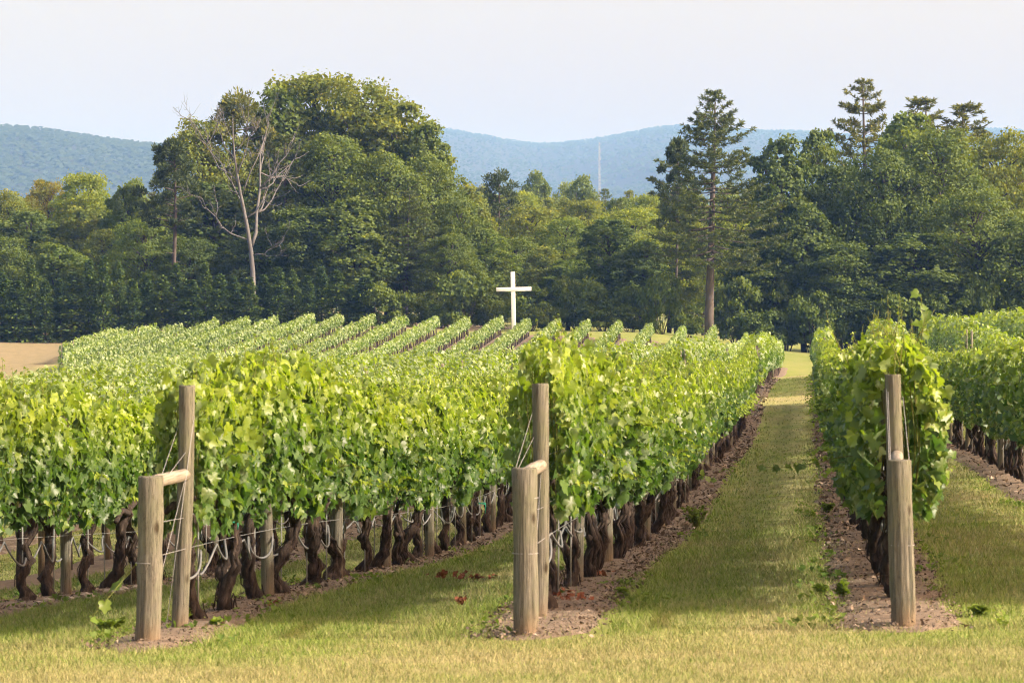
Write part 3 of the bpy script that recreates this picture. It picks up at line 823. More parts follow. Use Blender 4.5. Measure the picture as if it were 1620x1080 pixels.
# --- front trees, each placed and described by hand: kind, x, top y, depth, width px, colour, label
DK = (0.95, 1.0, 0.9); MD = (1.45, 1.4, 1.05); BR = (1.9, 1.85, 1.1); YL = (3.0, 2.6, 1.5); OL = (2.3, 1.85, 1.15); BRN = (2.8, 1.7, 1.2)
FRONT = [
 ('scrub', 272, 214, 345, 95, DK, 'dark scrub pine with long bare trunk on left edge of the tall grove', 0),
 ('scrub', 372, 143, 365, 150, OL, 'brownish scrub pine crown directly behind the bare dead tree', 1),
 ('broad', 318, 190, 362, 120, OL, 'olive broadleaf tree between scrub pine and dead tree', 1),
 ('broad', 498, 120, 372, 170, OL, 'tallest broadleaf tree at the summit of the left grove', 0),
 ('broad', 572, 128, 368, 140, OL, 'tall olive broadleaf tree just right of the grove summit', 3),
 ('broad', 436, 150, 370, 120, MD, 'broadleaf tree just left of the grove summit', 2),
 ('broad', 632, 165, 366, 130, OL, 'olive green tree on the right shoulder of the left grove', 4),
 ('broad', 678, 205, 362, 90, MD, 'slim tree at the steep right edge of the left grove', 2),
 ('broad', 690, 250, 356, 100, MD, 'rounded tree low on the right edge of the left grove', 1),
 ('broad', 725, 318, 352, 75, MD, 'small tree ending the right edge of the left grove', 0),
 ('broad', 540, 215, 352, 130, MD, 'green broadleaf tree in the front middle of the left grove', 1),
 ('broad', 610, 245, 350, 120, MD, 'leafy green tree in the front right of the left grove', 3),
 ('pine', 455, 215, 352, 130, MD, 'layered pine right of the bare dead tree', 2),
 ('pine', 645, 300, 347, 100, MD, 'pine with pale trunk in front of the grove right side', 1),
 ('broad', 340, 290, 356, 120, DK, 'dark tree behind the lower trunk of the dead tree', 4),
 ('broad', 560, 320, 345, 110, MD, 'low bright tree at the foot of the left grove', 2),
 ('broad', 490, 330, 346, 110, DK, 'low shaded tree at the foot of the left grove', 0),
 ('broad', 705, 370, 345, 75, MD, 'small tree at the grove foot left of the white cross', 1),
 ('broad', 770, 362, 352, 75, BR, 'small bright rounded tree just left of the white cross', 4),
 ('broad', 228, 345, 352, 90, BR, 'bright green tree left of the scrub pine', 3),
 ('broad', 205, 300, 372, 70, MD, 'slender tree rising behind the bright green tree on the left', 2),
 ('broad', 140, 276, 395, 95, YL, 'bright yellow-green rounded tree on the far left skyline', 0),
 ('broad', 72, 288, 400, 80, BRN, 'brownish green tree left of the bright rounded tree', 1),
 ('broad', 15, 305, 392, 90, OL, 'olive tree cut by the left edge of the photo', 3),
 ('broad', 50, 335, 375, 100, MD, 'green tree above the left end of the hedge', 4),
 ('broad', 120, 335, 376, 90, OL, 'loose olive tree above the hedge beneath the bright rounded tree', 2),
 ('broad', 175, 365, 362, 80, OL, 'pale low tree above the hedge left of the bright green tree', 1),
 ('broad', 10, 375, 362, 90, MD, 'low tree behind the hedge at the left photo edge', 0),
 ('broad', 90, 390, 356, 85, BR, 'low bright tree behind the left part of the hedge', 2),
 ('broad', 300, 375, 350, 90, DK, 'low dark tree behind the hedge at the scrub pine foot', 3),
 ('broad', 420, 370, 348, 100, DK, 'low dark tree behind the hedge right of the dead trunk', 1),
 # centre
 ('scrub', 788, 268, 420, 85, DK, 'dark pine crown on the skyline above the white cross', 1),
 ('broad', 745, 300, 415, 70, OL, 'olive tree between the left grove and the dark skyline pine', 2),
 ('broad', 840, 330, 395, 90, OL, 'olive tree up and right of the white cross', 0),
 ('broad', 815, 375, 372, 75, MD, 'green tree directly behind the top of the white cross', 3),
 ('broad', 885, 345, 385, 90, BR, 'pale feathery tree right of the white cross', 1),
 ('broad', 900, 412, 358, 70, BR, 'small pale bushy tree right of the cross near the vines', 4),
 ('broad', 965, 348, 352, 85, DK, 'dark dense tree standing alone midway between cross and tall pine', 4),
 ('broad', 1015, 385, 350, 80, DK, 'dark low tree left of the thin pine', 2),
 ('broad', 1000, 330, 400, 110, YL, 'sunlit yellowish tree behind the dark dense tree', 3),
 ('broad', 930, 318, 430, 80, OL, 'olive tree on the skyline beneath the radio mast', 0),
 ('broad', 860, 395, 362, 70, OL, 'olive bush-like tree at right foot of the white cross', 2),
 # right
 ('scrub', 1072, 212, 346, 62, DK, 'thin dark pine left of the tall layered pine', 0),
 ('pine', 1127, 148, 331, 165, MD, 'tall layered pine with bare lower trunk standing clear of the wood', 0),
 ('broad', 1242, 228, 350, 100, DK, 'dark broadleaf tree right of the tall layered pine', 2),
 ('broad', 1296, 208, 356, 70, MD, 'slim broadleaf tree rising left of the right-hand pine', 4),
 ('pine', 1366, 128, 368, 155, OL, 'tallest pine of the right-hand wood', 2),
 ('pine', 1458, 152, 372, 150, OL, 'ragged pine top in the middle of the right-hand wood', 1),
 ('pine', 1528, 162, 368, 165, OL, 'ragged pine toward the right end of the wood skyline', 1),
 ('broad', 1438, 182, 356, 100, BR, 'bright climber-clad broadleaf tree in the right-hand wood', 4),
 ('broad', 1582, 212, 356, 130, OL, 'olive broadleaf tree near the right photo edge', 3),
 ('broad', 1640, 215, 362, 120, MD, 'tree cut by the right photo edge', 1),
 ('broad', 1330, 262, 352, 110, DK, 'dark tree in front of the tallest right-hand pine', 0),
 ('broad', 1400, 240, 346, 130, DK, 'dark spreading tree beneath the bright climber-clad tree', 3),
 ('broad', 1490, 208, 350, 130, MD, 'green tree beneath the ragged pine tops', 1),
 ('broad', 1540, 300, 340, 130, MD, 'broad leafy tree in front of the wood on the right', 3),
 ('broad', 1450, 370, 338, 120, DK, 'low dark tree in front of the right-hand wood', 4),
 ('broad', 1620, 350, 338, 110, DK, 'low dark tree at the right photo edge', 0),
 ('broad', 1270, 330, 342, 90, DK, 'dark low tree at the end of the grass lane', 2),
 ('broad', 1195, 400, 352, 90, DK, 'low dark tree right of the tall pine trunk', 1),
 ('broad', 1340, 385, 337, 110, DK, 'low dark tree above the far end of the right-hand vine row', 0),
 ('broad', 1230, 420, 340, 80, MD, 'small green tree behind the end of the grass lane', 4),
 ('broad', 1170, 330, 400, 100, YL, 'sunlit yellowish tree seen beyond the tall pine trunk', 1),
 ('broad', 1060, 325, 405, 90, OL, 'olive tree seen behind the thin dark pine', 0),
]
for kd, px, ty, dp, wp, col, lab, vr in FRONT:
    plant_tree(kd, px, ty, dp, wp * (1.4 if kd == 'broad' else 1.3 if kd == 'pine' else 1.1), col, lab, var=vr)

for q, (tx, ty_, hh) in enumerate([(53, 284, 19), (58, 296, 21), (51, 306, 20), (60, 312, 23)]):
    plant_tree('broad', 810 + tx / ty_ * F_PX, HORIZON - (hh - 4) / ty_ * F_PX, ty_, 10 / ty_ * F_PX, DK,
               f'tree just outside the right photo edge, {ordw(q + 1)} in line, shading the field')
# bare dead tree
dt, dbr, dH = dead_tree()
dx = (396 - 810) / F_PX * 338
dz = gz(dx, 338)
de = empty('dead_tree', (dx, 338, dz))
sc_ = ((HORIZON - 182) * 338 / F_PX + CAM_H - dz) / dH
de.scale = (sc_, sc_, sc_)
tag(de, 'bare grey dead tree with upswept leafless branches behind the hedge', 'dead tree')
mesh_obj('trunk', dt, de)
for m_ in dbr: mesh_obj('branch', m_, de)

# hedge of conifers along the left
hxs = np.arange(-20, 585, 23.0)
for q, px in enumerate(hxs):
    ty = np.interp(px, [0, 200, 400, 580], [436, 428, 424, 430]) + RNG.normal() * 14
    dp = 333 + (q % 2) * 2.5 + RNG.normal() * 0.5
    lab = ('conifer hedge tree at the left photo edge' if q == 0 else
           f'dark conifer in the clipped-looking hedge, {ordw(q + 1)} from the left photo edge')
    plant_tree('hedge', px, ty, dp, 46 + 22 * RNG.random(), (1.05, 1.1, 0.95) if q % 3 else (1.4, 1.35, 1), lab, 'conifer', group='conifers of the left hedge')

# shrubs along the woodland edge
sp = [(595, 455), (640, 440), (690, 452), (735, 440), (775, 455), (838, 448), (875, 455), (915, 440), (955, 430), (1000, 445), (1045, 440), (1090, 455), (1165, 440),
      (1205, 455), (1245, 450), (1285, 440), (1325, 450), (1365, 440), (1410, 430), (1455, 440), (1500, 430), (1550, 440), (1600, 430)]
for q, (px, ty) in enumerate(sp):
    lab = f'dark leafy shrub at the woodland edge, {ordw(q + 1)} from the hedge end'
    plant_tree('shrub', px, ty + [-14, 14, 4, -18, 20, -8, 26][q % 7], 333 + (q * 7 % 5), 74 + [0, -16, 12, 20, -12][q % 5], MD if px < 1180 else (1.15, 1.2, 1.0), lab, 'shrub', group='shrubs along the woodland edge')

# woodland standing behind, trees one can still tell apart
rng = np.random.default_rng(9)
mid = []
for px in np.arange(-30, 330, 34):
    mid.append((px + rng.normal() * 8, 312 + rng.normal() * 14, rng.uniform(430, 540)))
for px in np.arange(690, 1310, 27):
    mid.append((px + rng.normal() * 8, 318 + rng.normal() * 12, rng.uniform(430, 520)))
for px in np.arange(700, 1320, 33):
    mid.append((px + rng.normal() * 8, 298 + rng.normal() * 8, rng.uniform(560, 680)))
for q, (px, ty, dp) in enumerate(sorted(mid)):
    c = [YL, OL, MD, BR, YL, OL][int(rng.integers(6))]
    plant_tree('broad' if rng.random() < 0.8 else 'pine', px, ty, dp, rng.uniform(85, 135) * 400 / dp, c,
               f'woodland tree in the hazy wood behind, {ordw(q + 1)} from the left', group='trees of the wood behind')

# far woodland, one mass
def far_wood():
    rng = np.random.default_rng(21)
    n = 900
    mb = MB()
    px = rng.uniform(-120, 1750, n); dp = 720 + 1900 * rng.random(n) ** 1.3
    X = (px - 810) / F_PX * dp
    Z = ground_z(X, dp)
    H = rng.uniform(14, 22, n); R = rng.uniform(4, 7, n)
    k = 110
    d = rng.normal(size=(n * k, 3)); d /= np.linalg.norm(d, axis=1, keepdims=True)
    sh = (0.7 + 0.4 * rng.random(n * k))[:, None]
    C = np.repeat(np.stack([X, dp, Z + H * 0.55], 1), k, 0)
    E = np.repeat(np.stack([R, R, H * 0.47], 1), k, 0)
    P = C + d * E * sh
    V, F = quad_cloud(P, d + rng.normal(size=d.shape) * 0.5 + np.array([0, 0, 0.4]), rng.uniform(1.0, 2.0, n * k), 0.8, rng)
    var = np.repeat(np.clip(np.repeat(rng.random(n), k) * 0.7 + 0.3 * rng.random(n * k), 0, 1), 4)
    yg = np.repeat(np.repeat(rng.random(n) ** 3, k), 4) * 0.5
    o = mesh_obj('distant_woodland', make_mesh('distant_woodland', V, F, M_HILLTREE, {'var': var, 'young': yg}))
    o.color = (1.2, 1.15, 1, 1)
    tag(o, 'far hazy woodland stretching to the foot of the hills', 'woodland', kind='stuff')
far_wood()

# radio mast on the lower hill
def radio_mast():
    dp = 2700.0
    x = (948 - 810) / F_PX * dp
    z0 = float(ground_z(x, dp)[0])
    top = (HORIZON - 225) / F_PX * dp + CAM_H
    h = top - z0
    e = empty('radio_mast', (x, dp, z0))
    tag(e, 'thin grey lattice radio mast in front of the distant hills', 'mast')
    w = 1.1
    for q in range(3):
        an = q * 2 * PI / 3
        mb = MB(); mb.add(*tube([[math.cos(an) * w * 0.7, math.sin(an) * w * 0.7, 0], [math.cos(an) * w * 0.5, math.sin(an) * w * 0.5, h]], [0.16, 0.12], 5))
        mb.obj('leg', M_MAST, e)
    mb = MB()
    nseg = int(h / 2.2)
    for s in range(nseg):
        for q in range(3):
            a0 = q * 2 * PI / 3; a1 = (q + 1) * 2 * PI / 3
            if s % 2: a0, a1 = a1, a0
            z1 = s * h / nseg; z2 = (s + 1) * h / nseg
            mb.add(*tube([[math.cos(a0) * w * 0.6, math.sin(a0) * w * 0.6, z1], [math.cos(a1) * w * 0.6, math.sin(a1) * w * 0.6, z2]], 0.07, 4))
    mb.obj('bracing', M_MAST, e)
radio_mast()
# ------------------------------------------------------------------ white cross
def white_cross():
    dp = 326.0
    s = dp / F_PX
    x = (813 - 810) * s
    z = gz(x, dp)
    top = (HORIZON - 430) * s + CAM_H
    e = empty('cross', (x, dp, z), math.radians(2))
    e.rotation_euler[1] = math.radians(-1.2)
    tag(e, 'tall plain white cross standing beyond the vine rows', 'cross')
    h = top - z
    arm = (HORIZON - 457.5) * s + CAM_H - z
    wdt = 0.40
    def bev(name, cx, cz, sx, sy, sz, dy=0):
        V, F = box(cx, dy, cz, sx, sy, sz)
        me = make_mesh(name, V, F, M_CROSS)
        o = mesh_obj(name, me, e)
        b = o.modifiers.new('bevel', 'BEVEL'); b.width = 0.02; b.segments = 2
    bev('upright', 0, (h - 0.4) / 2, wdt, 0.34, h + 0.4)
    bev('crossbar', 0.07, arm, 3.25, 0.30, 0.37, -0.06)
white_cross()

# ------------------------------------------------------------------ grapevines
# outline of a five-lobed vine leaf, petiole at the origin, tip along +Y
LEAF = np.array([(0, 0.02), (0.16, -0.16), (0.40, -0.10), (0.52, 0.14), (0.40, 0.30), (0.50, 0.56), (0.24, 0.60), (0.0, 0.95),
                 (-0.24, 0.60), (-0.50, 0.56), (-0.40, 0.30), (-0.52, 0.14), (-0.40, -0.10), (-0.16, -0.16)])
LEAF_MID = np.array([(0, 0.0), (0.42, -0.08), (0.48, 0.45), (0.0, 0.92), (-0.48, 0.45), (-0.42, -0.08)])
def leaf_shape(out):
    c = np.array([[0, 0.30]])
    p = np.vstack([c, out])
    n = len(out)
    F = np.stack([np.zeros(n, int), 1 + np.arange(n), 1 + (np.arange(n) + 1) % n], 1)
    return p, F
def add_leaves(mb, P, Nrm, tip, size, shape, rng, var, young):
    """P (n,3) leaf base points; Nrm facing; tip direction"""
    p, F = leaf_shape(shape)
    n = len(P); k = len(p)
    Nrm = Nrm / (np.linalg.norm(Nrm, axis=1, keepdims=True) + 1e-9)
    tip = tip - (tip * Nrm).sum(1, keepdims=True) * Nrm
    tip /= np.linalg.norm(tip, axis=1, keepdims=True) + 1e-9
    sd = np.cross(tip, Nrm)
    fold = rng.uniform(-0.15, 0.65, (n, 1)); curl = rng.uniform(-0.75, 0.2, (n, 1)); wav = rng.normal(size=(n, k)) * 0.065
    x = p[None, :, 0] * rng.uniform(0.9, 1.1, (n, 1)); y = p[None, :, 1] - 0.35
    zz = fold * np.abs(x) + curl * (y + 0.35) ** 2 + wav
    V = P[:, None, :] + size[:, None, None] * (x[..., None] * sd[:, None, :] + y[..., None] * tip[:, None, :] + zz[..., None] * Nrm[:, None, :])
    Fa = (F[None] + (np.arange(n) * k)[:, None, None]).reshape(-1, 3)
    mb.add(V.reshape(-1, 3), Fa, var=np.repeat(var, k), young=np.repeat(young, k))

CORDON = 0.92
def canopy_points(rng, n, L, half, zlo, zhi, ph):
    """leaf base points and facings on a trellised canopy wall running along local Y"""
    y = rng.uniform(-L / 2, L / 2, n)
    lo = zlo + 0.17 * (vnoise(y * 2.3 + ph, y * 0 + 1, 3) - 0.4) * 2
    hi = zhi + 0.13 * (vnoise(y * 3.1 + ph, y * 0 + 5, 4) - 0.5) * 2
    t = rng.random(n) ** 0.92
    z = lo + (hi - lo) * t
    side = np.where(rng.random(n) < 0.5, -1.0, 1.0)
    prof = 0.62 + 0.38 * np.sin(np.clip(t * 1.15, 0, 1) * PI) + 0.10 * (t < 0.25)
    bul = 0.78 + 0.5 * vnoise(y * 2.0 + ph * 3, z * 2.2 + side, 12)
    dep = 0.45 + 0.6 * np.sqrt(rng.random(n))
    x = side * half * prof * bul * dep
    topw = sstep(0.86, 1.0, t)
    x *= 1 - 0.35 * topw
    Nrm = np.stack([side * (1.0 - 0.5 * topw), np.zeros(n), 0.45 + 0.8 * topw], 1) + rng.normal(size=(n, 3)) * 0.62
    tip = np.stack([side * 0.35, rng.normal(size=n) * 0.75, -np.ones(n) * 0.7], 1) + rng.normal(size=(n, 3)) * 0.45
    return np.stack([x, y, z], 1), Nrm, tip, t

def vine_foliage(seed, n, shape, size, shoots=7, L=1.75, half=0.34):
    rng = np.random.default_rng(seed)
    mb = MB(); cb = MB()
    P, Nrm, tip, t = canopy_points(rng, n, L, half, 0.76, 2.08, seed * 1.7)
    yg = np.clip(sstep(0.35, 1.0, t) * (0.35 + 0.75 * rng.random(n)) + (rng.random(n) < 0.12) * 0.4, 0, 1)
    var = rng.random(n) ** 1.3
    add_leaves(mb, P, Nrm, tip, size * (0.45 + 0.85 * rng.random(n) ** 1.1), shape, rng, var, yg)
    # shoots standing above and hanging out of the wall
    for q in range(shoots):
        y0 = rng.uniform(-0.75, 0.75); x0 = rng.normal() * 0.13
        up = q < shoots - 2
        if up:
            p0 = np.array([x0, y0, 1.75]); hgt = rng.uniform(0.32, 0.66)
            d = np.array([rng.normal() * 0.22, rng.normal() * 0.25, 1.0])
        else:
            sdn = 1 if rng.random() < 0.5 else -1
            p0 = np.array([sdn * 0.28, y0, rng.uniform(1.0, 1.7)]); hgt = rng.uniform(0.25, 0.45)
            d = np.array([sdn * 0.9, rng.normal() * 0.3, 0.3])
        d /= np.linalg.norm(d)
        s = np.linspace(0, 1, 7)
        pt = p0 + d[None] * (s * hgt)[:, None]
        pt[:, 0] += 0.10 * hgt * np.sin(s * 3 + q) ; pt[:, 2] -= (0.0 if up else 0.35) * hgt * s ** 2
        cb.add(*tube(pt, np.linspace(0.0045, 0.002, 7), 4))
        m = int(rng.integers(7, 11))
        ss = np.linspace(0.1, 1.0, m)
        pp = np.stack([np.interp(ss, s, pt[:, c]) for c in range(3)], 1)
        an = np.arange(m) * 2.6 + rng.random() * 6
        out = np.stack([np.cos(an), np.sin(an), np.full(m, 0.25)], 1)
        sz = size * np.linspace(0.85, 0.28, m)
        nr = out * 0.5 + np.array([0, 0, 0.8]) + rng.normal(size=(m, 3)) * 0.35
        add_leaves(mb, pp + out * sz[:, None] * 0.5, nr, out + np.array([0, 0, -0.5]), sz, shape, rng, rng.random(m), np.clip(0.6 + 0.4 * ss + rng.normal(size=m) * 0.1, 0, 1))
    # long canes inside the wall
    for q in range(9):
        y0 = -0.75 + 1.5 * (q + rng.random() * 0.6) / 9; x0 = rng.uniform(-0.16, 0.16)
        s = np.linspace(0, 1, 6)
        pt = np.stack([x0 + rng.uniform(-0.06, 0.06) * s + 0.03 * np.sin(s * 6), y0 + rng.normal() * 0.15 * s, CORDON + (1.95 - CORDON) * s], 1)
        cb.add(*tube(pt, np.linspace(0.006, 0.003, 6), 4))
    return mb.mesh('foliage', M_VINE), cb.mesh('cane', M_CANE)

def vine_trunk(seed):
    rng = np.random.default_rng(seed)
    mb = MB()
    nt = 1 if rng.random() < 0.55 else 2
    for q in range(nt):
        k = np.linspace(0, 1, 13)
        y0 = (q - (nt - 1) / 2) * 0.13
        wy = np.cumsum(rng.normal(size=13) * 0.045); wx = np.cumsum(rng.normal(size=13) * 0.026)
        wy -= wy[0]; wx -= wx[0]
        lean = rng.normal() * 0.12
        P = np.stack([wx, y0 + wy + lean * k + 0.05 * np.sin(k * 5 + seed), -0.06 + k * (CORDON + 0.06)], 1)
        R = (0.050 - 0.012 * k + 0.030 * np.exp(-k * 9)) * (0.78 if nt == 2 else 1.0) * (1 + 0.28 * rng.random(13))
        tw = rng.uniform(2.5, 6.0) * (1 if rng.random() < 0.5 else -1); ph = rng.random() * 6
        kk = np.linspace(0, 1, 21)
        Pk = np.stack([np.interp(kk, k, P[:, c]) for c in range(3)], 1); Rk = np.interp(kk, k, R)
        for st in range(4):
            a_ = ph + st * PI / 2 + tw * kk
            rs_ = Rk * rng.uniform(0.42, 0.62)
            off = np.stack([np.cos(a_), np.sin(a_), 0 * a_], 1) * (Rk * 0.52)[:, None] + rng.normal(size=(21, 3)) * 0.004
            mb.add(*tube(Pk + off, rs_ * (1 + 0.5 * (rng.random(21) < 0.16)), 7, wob=0.5, rng=rng))
        for st in range(9):                # loose strips of bark
            i0 = int(rng.integers(0, 15)); a_ = rng.random() * 6.28
            o_ = np.array([math.cos(a_), math.sin(a_), 0]) * (Rk[i0] * rng.uniform(0.95, 1.25))
            mb.add(*tube(Pk[i0:i0 + 5] + o_ + rng.normal(size=(5, 3)) * 0.007, 0.0055, 3))
        sg = 1 if (q == 0) else -1
        for s_ in ((1, -1) if nt == 1 else (sg,)):
            kk = np.linspace(0, 1, 8)
            Q = np.stack([P[-1, 0] + rng.normal() * 0.02 * kk, P[-1, 1] + s_ * kk * 0.75, P[-1, 2] - 0.02 + 0.07 * np.sin(kk * 3) + np.cumsum(rng.normal(size=8) * 0.01)], 1)
            mb.add(*tube(Q, np.linspace(0.042, 0.022, 8), 7, wob=0.3, rng=rng))
    for q in range(5):                     # spurs and stubs
        y0 = rng.uniform(-0.6, 0.6)
        mb.add(*tube([[0, y0, CORDON], [rng.normal() * 0.05, y0 + rng.normal() * 0.04, CORDON + rng.uniform(0.08, 0.2)]], [0.016, 0.010], 5))
    return mb.mesh('trunk', M_BARK, True)

FOL_NEAR = [vine_foliage(600 + q, 980, LEAF, 0.116, 8) for q in range(7)]
FOL_MID = [vine_foliage(640 + q, 700, LEAF_MID, 0.13, 7) for q in range(6)]
FOL_FAR = [vine_foliage(680 + q, 400, LEAF_MID, 0.175, 5) for q in range(5)]
TRUNKS = [vine_trunk(700 + q) for q in range(9)]
_sv, _sf = tube([[0, 0, -0.1], [0, 0, 1.0]], 0.007, 5)
STAKE = make_mesh('stake', _sv, _sf, M_STAKE)

# single leaves used for the nearest vines
LEAVES = []
for q in range(6):
    rr = np.random.default_rng(800 + q)
    mb = MB()
    add_leaves(mb, np.zeros((1, 3)), np.array([[0, 0, 1.0]]), np.array([[0, 1.0, 0]]), np.array([1.0]), LEAF, rr, np.array([rr.random()]), np.array([[0.1, 0.25, 0.4, 0.55, 0.8, 0.95][q]]))
    LEAVES.append(mb.mesh('leaf', M_VINE))

ROWNAME = {-1: 'the row of the left brace', 0: 'the row of the middle brace', 1: 'the row of the right brace',
           -2: 'the row left of the left brace row', 2: 'the row right of the right brace row'}
ROT_ROW = -math.atan(ROW_SLOPE)
def in_frame(x, y, m=60):
    px = 810 + x / y * F_PX
    return -m < px < 1620 + m
vrng = np.random.default_rng(33)
def leaf_objects(e, n, rng, half, ends=False):
    P, Nrm, tip, t = canopy_points(rng, n, 1.6, half * 1.05, 0.80, 2.1, rng.random() * 9)
    keep = np.abs(P[:, 0]) > half * 0.45
    for p, nr, tp, tt in zip(P[keep], Nrm[keep], tip[keep], t[keep]):
        if ends:
            p = p.copy(); p[1] = -0.62 - 0.25 * rng.random(); p[0] *= 0.95
            nr = nr * 0.5 + np.array([0, -0.9, 0.2])
        zc = Vector(nr).normalized()
        yc = Vector(tp); yc = (yc - zc * yc.dot(zc)).normalized()
        xc = yc.cross(zc)
        qi = int(np.clip(tt * 5 + rng.normal() * 1.1, 0, 5))
        o = bpy.data.objects.new('leaf', LEAVES[qi])
        s = 0.106 * rng.uniform(0.6, 1.2)
        o.matrix_local = Matrix(((xc.x * s, yc.x * s, zc.x * s, p[0]), (xc.y * s, yc.y * s, zc.y * s, p[1]), (xc.z * s, yc.z * s, zc.z * s, p[2]), (0, 0, 0, 1)))
        COL.objects.link(o); o.parent = e

def vine_shoot(name, e, pts, leaves, rng):
    """a single stray shoot with leaves, in the vine's own space"""
    pts = np.array(pts, float)
    k = np.linspace(0, 1, len(pts)); kk = np.linspace(0, 1, 14)
    pt = np.stack([np.interp(kk, k, pts[:, c]) for c in range(3)], 1)
    for _ in range(2): pt[1:-1] = (pt[:-2] + pt[1:-1] * 2 + pt[2:]) / 4
    mb = MB(); mb.add(*tube(pt, np.linspace(0.005, 0.0025, 14), 5)); sh = mb.obj(name, M_CANE, e)
    m = leaves
    ss = np.linspace(0.35, 1.0, m)
    pp = np.stack([np.interp(ss, kk, pt[:, c]) for c in range(3)], 1)
    an = np.arange(m) * 2.5
    out = np.stack([np.cos(an), np.sin(an) * 0.6, -0.4 * np.ones(m)], 1)
    for q in range(m):
        lb = MB()
        add_leaves(lb, pp[q:q + 1] + out[q:q + 1] * 0.05, out[q:q + 1] * 0.4 + np.array([[0.3, -0.5, 0.7]]), out[q:q + 1], np.array([0.13 * (1 - 0.4 * q / m)]), LEAF, rng, rng.random(1), 0.2 + 0.3 * rng.random(1))
        lb.obj('leaf', M_VINE, sh)

def grapevine(v, k, y, idx, label):
    x = row_x(v, y) + vrng.normal() * 0.025
    e = empty('grapevine', (x, y, gz(x, y)), ROT_ROW + (PI if vrng.random() < 0.5 else 0))
    tag(e, label, 'grapevine', 'grapevines on the trellis rows')
    fset = FOL_NEAR if y < 48 else (FOL_MID if y < 85 else FOL_FAR)
    fo, ca = fset[(k * 5 + v * 3) % len(fset)]
    f = mesh_obj('foliage', fo, e); f['kind'] = 'stuff'
    hs = vrng.uniform(0.95, 1.06)
    ws = vrng.uniform(0.9, 1.2)
    if v <= 0: ws *= 0.84
    if v in (-1, 0) and k < 3: ws = 0.66 + 0.07 * k
    if v == 1 and k < 2: ws = 0.98; hs = 1.06
    if v == 0 and k < 2: hs = 1.03
    f.scale = (ws, 1, hs)
    if v == 1 and k < 8: f.location.z = -0.10
    c = mesh_obj('cane', ca, e); c.scale = (ws, 1, hs)
    t = mesh_obj('trunk', TRUNKS[(k * 4 + v * 5 + int(vrng.integers(3))) % len(TRUNKS)], e)
    t.scale = (vrng.uniform(0.9, 1.2), vrng.uniform(0.9, 1.1), 1)
    s = mesh_obj('stake', STAKE, e); s.location = (vrng.normal() * 0.02, 0.10, 0)
    if y < 33.5 and v in (-1, 0, 1):
        leaf_objects(e, 120, vrng, 0.36 * ws)
    if k == 0 and v in (-1, 0, 1):
        e.rotation_euler[2] = ROT_ROW
        leaf_objects(e, 70 if v == 1 else 45, vrng, 0.36 * ws, ends=True)
    return e
VINES = {}
for v in (-2, -1, 0, 1, 2):
    seen = 0; beyond = 0
    for k in range(66):
        y = 28.3 + 1.5 * k
        if not in_frame(row_x(v, y), y, 420): continue
        if not in_frame(row_x(v, y), y, 0):
            beyond += 1
            VINES[(v, k)] = grapevine(v, k, y, 0, f'grapevine beyond the photo edge, {ordw(beyond)} in {ROWNAME[v]}')
            continue
        seen += 1
        origin = 'from its brace' if v in (-1, 0, 1) else 'from the photo edge'
        VINES[(v, k)] = grapevine(v, k, y, seen, f'grapevine {ordw(seen)} {origin} in {ROWNAME[v]}')
srng = np.random.default_rng(5)
e = VINES[(-1, 0)]
vine_shoot('trailing_shoot', e, [(-0.1, -0.2, 0.85), (-0.35, -0.75, 0.55), (-0.50, -1.0, 0.32), (-0.62, -1.15, 0.16)], 4, srng)
e = VINES[(1, 10)]; e.rotation_euler[2] = ROT_ROW
vine_shoot('trailing_shoot', e, [(-0.25, -0.3, 0.95), (-0.6, -0.3, 0.85), (-1.0, -0.25, 0.78), (-1.3, -0.2, 0.80)], 8, srng)
e = VINES[(0, 17)]; e.rotation_euler[2] = ROT_ROW
vine_shoot('trailing_shoot', e, [(0.25, -0.3, 0.85), (0.5, -0.3, 0.68), (0.75, -0.2, 0.62)], 6, srng)
e = VINES[(1, 0)]
vine_shoot('upright_shoot', e, [(0.15, -0.4, 2.0), (0.2, -0.42, 2.25), (0.17, -0.42, 2.5)], 5, srng)

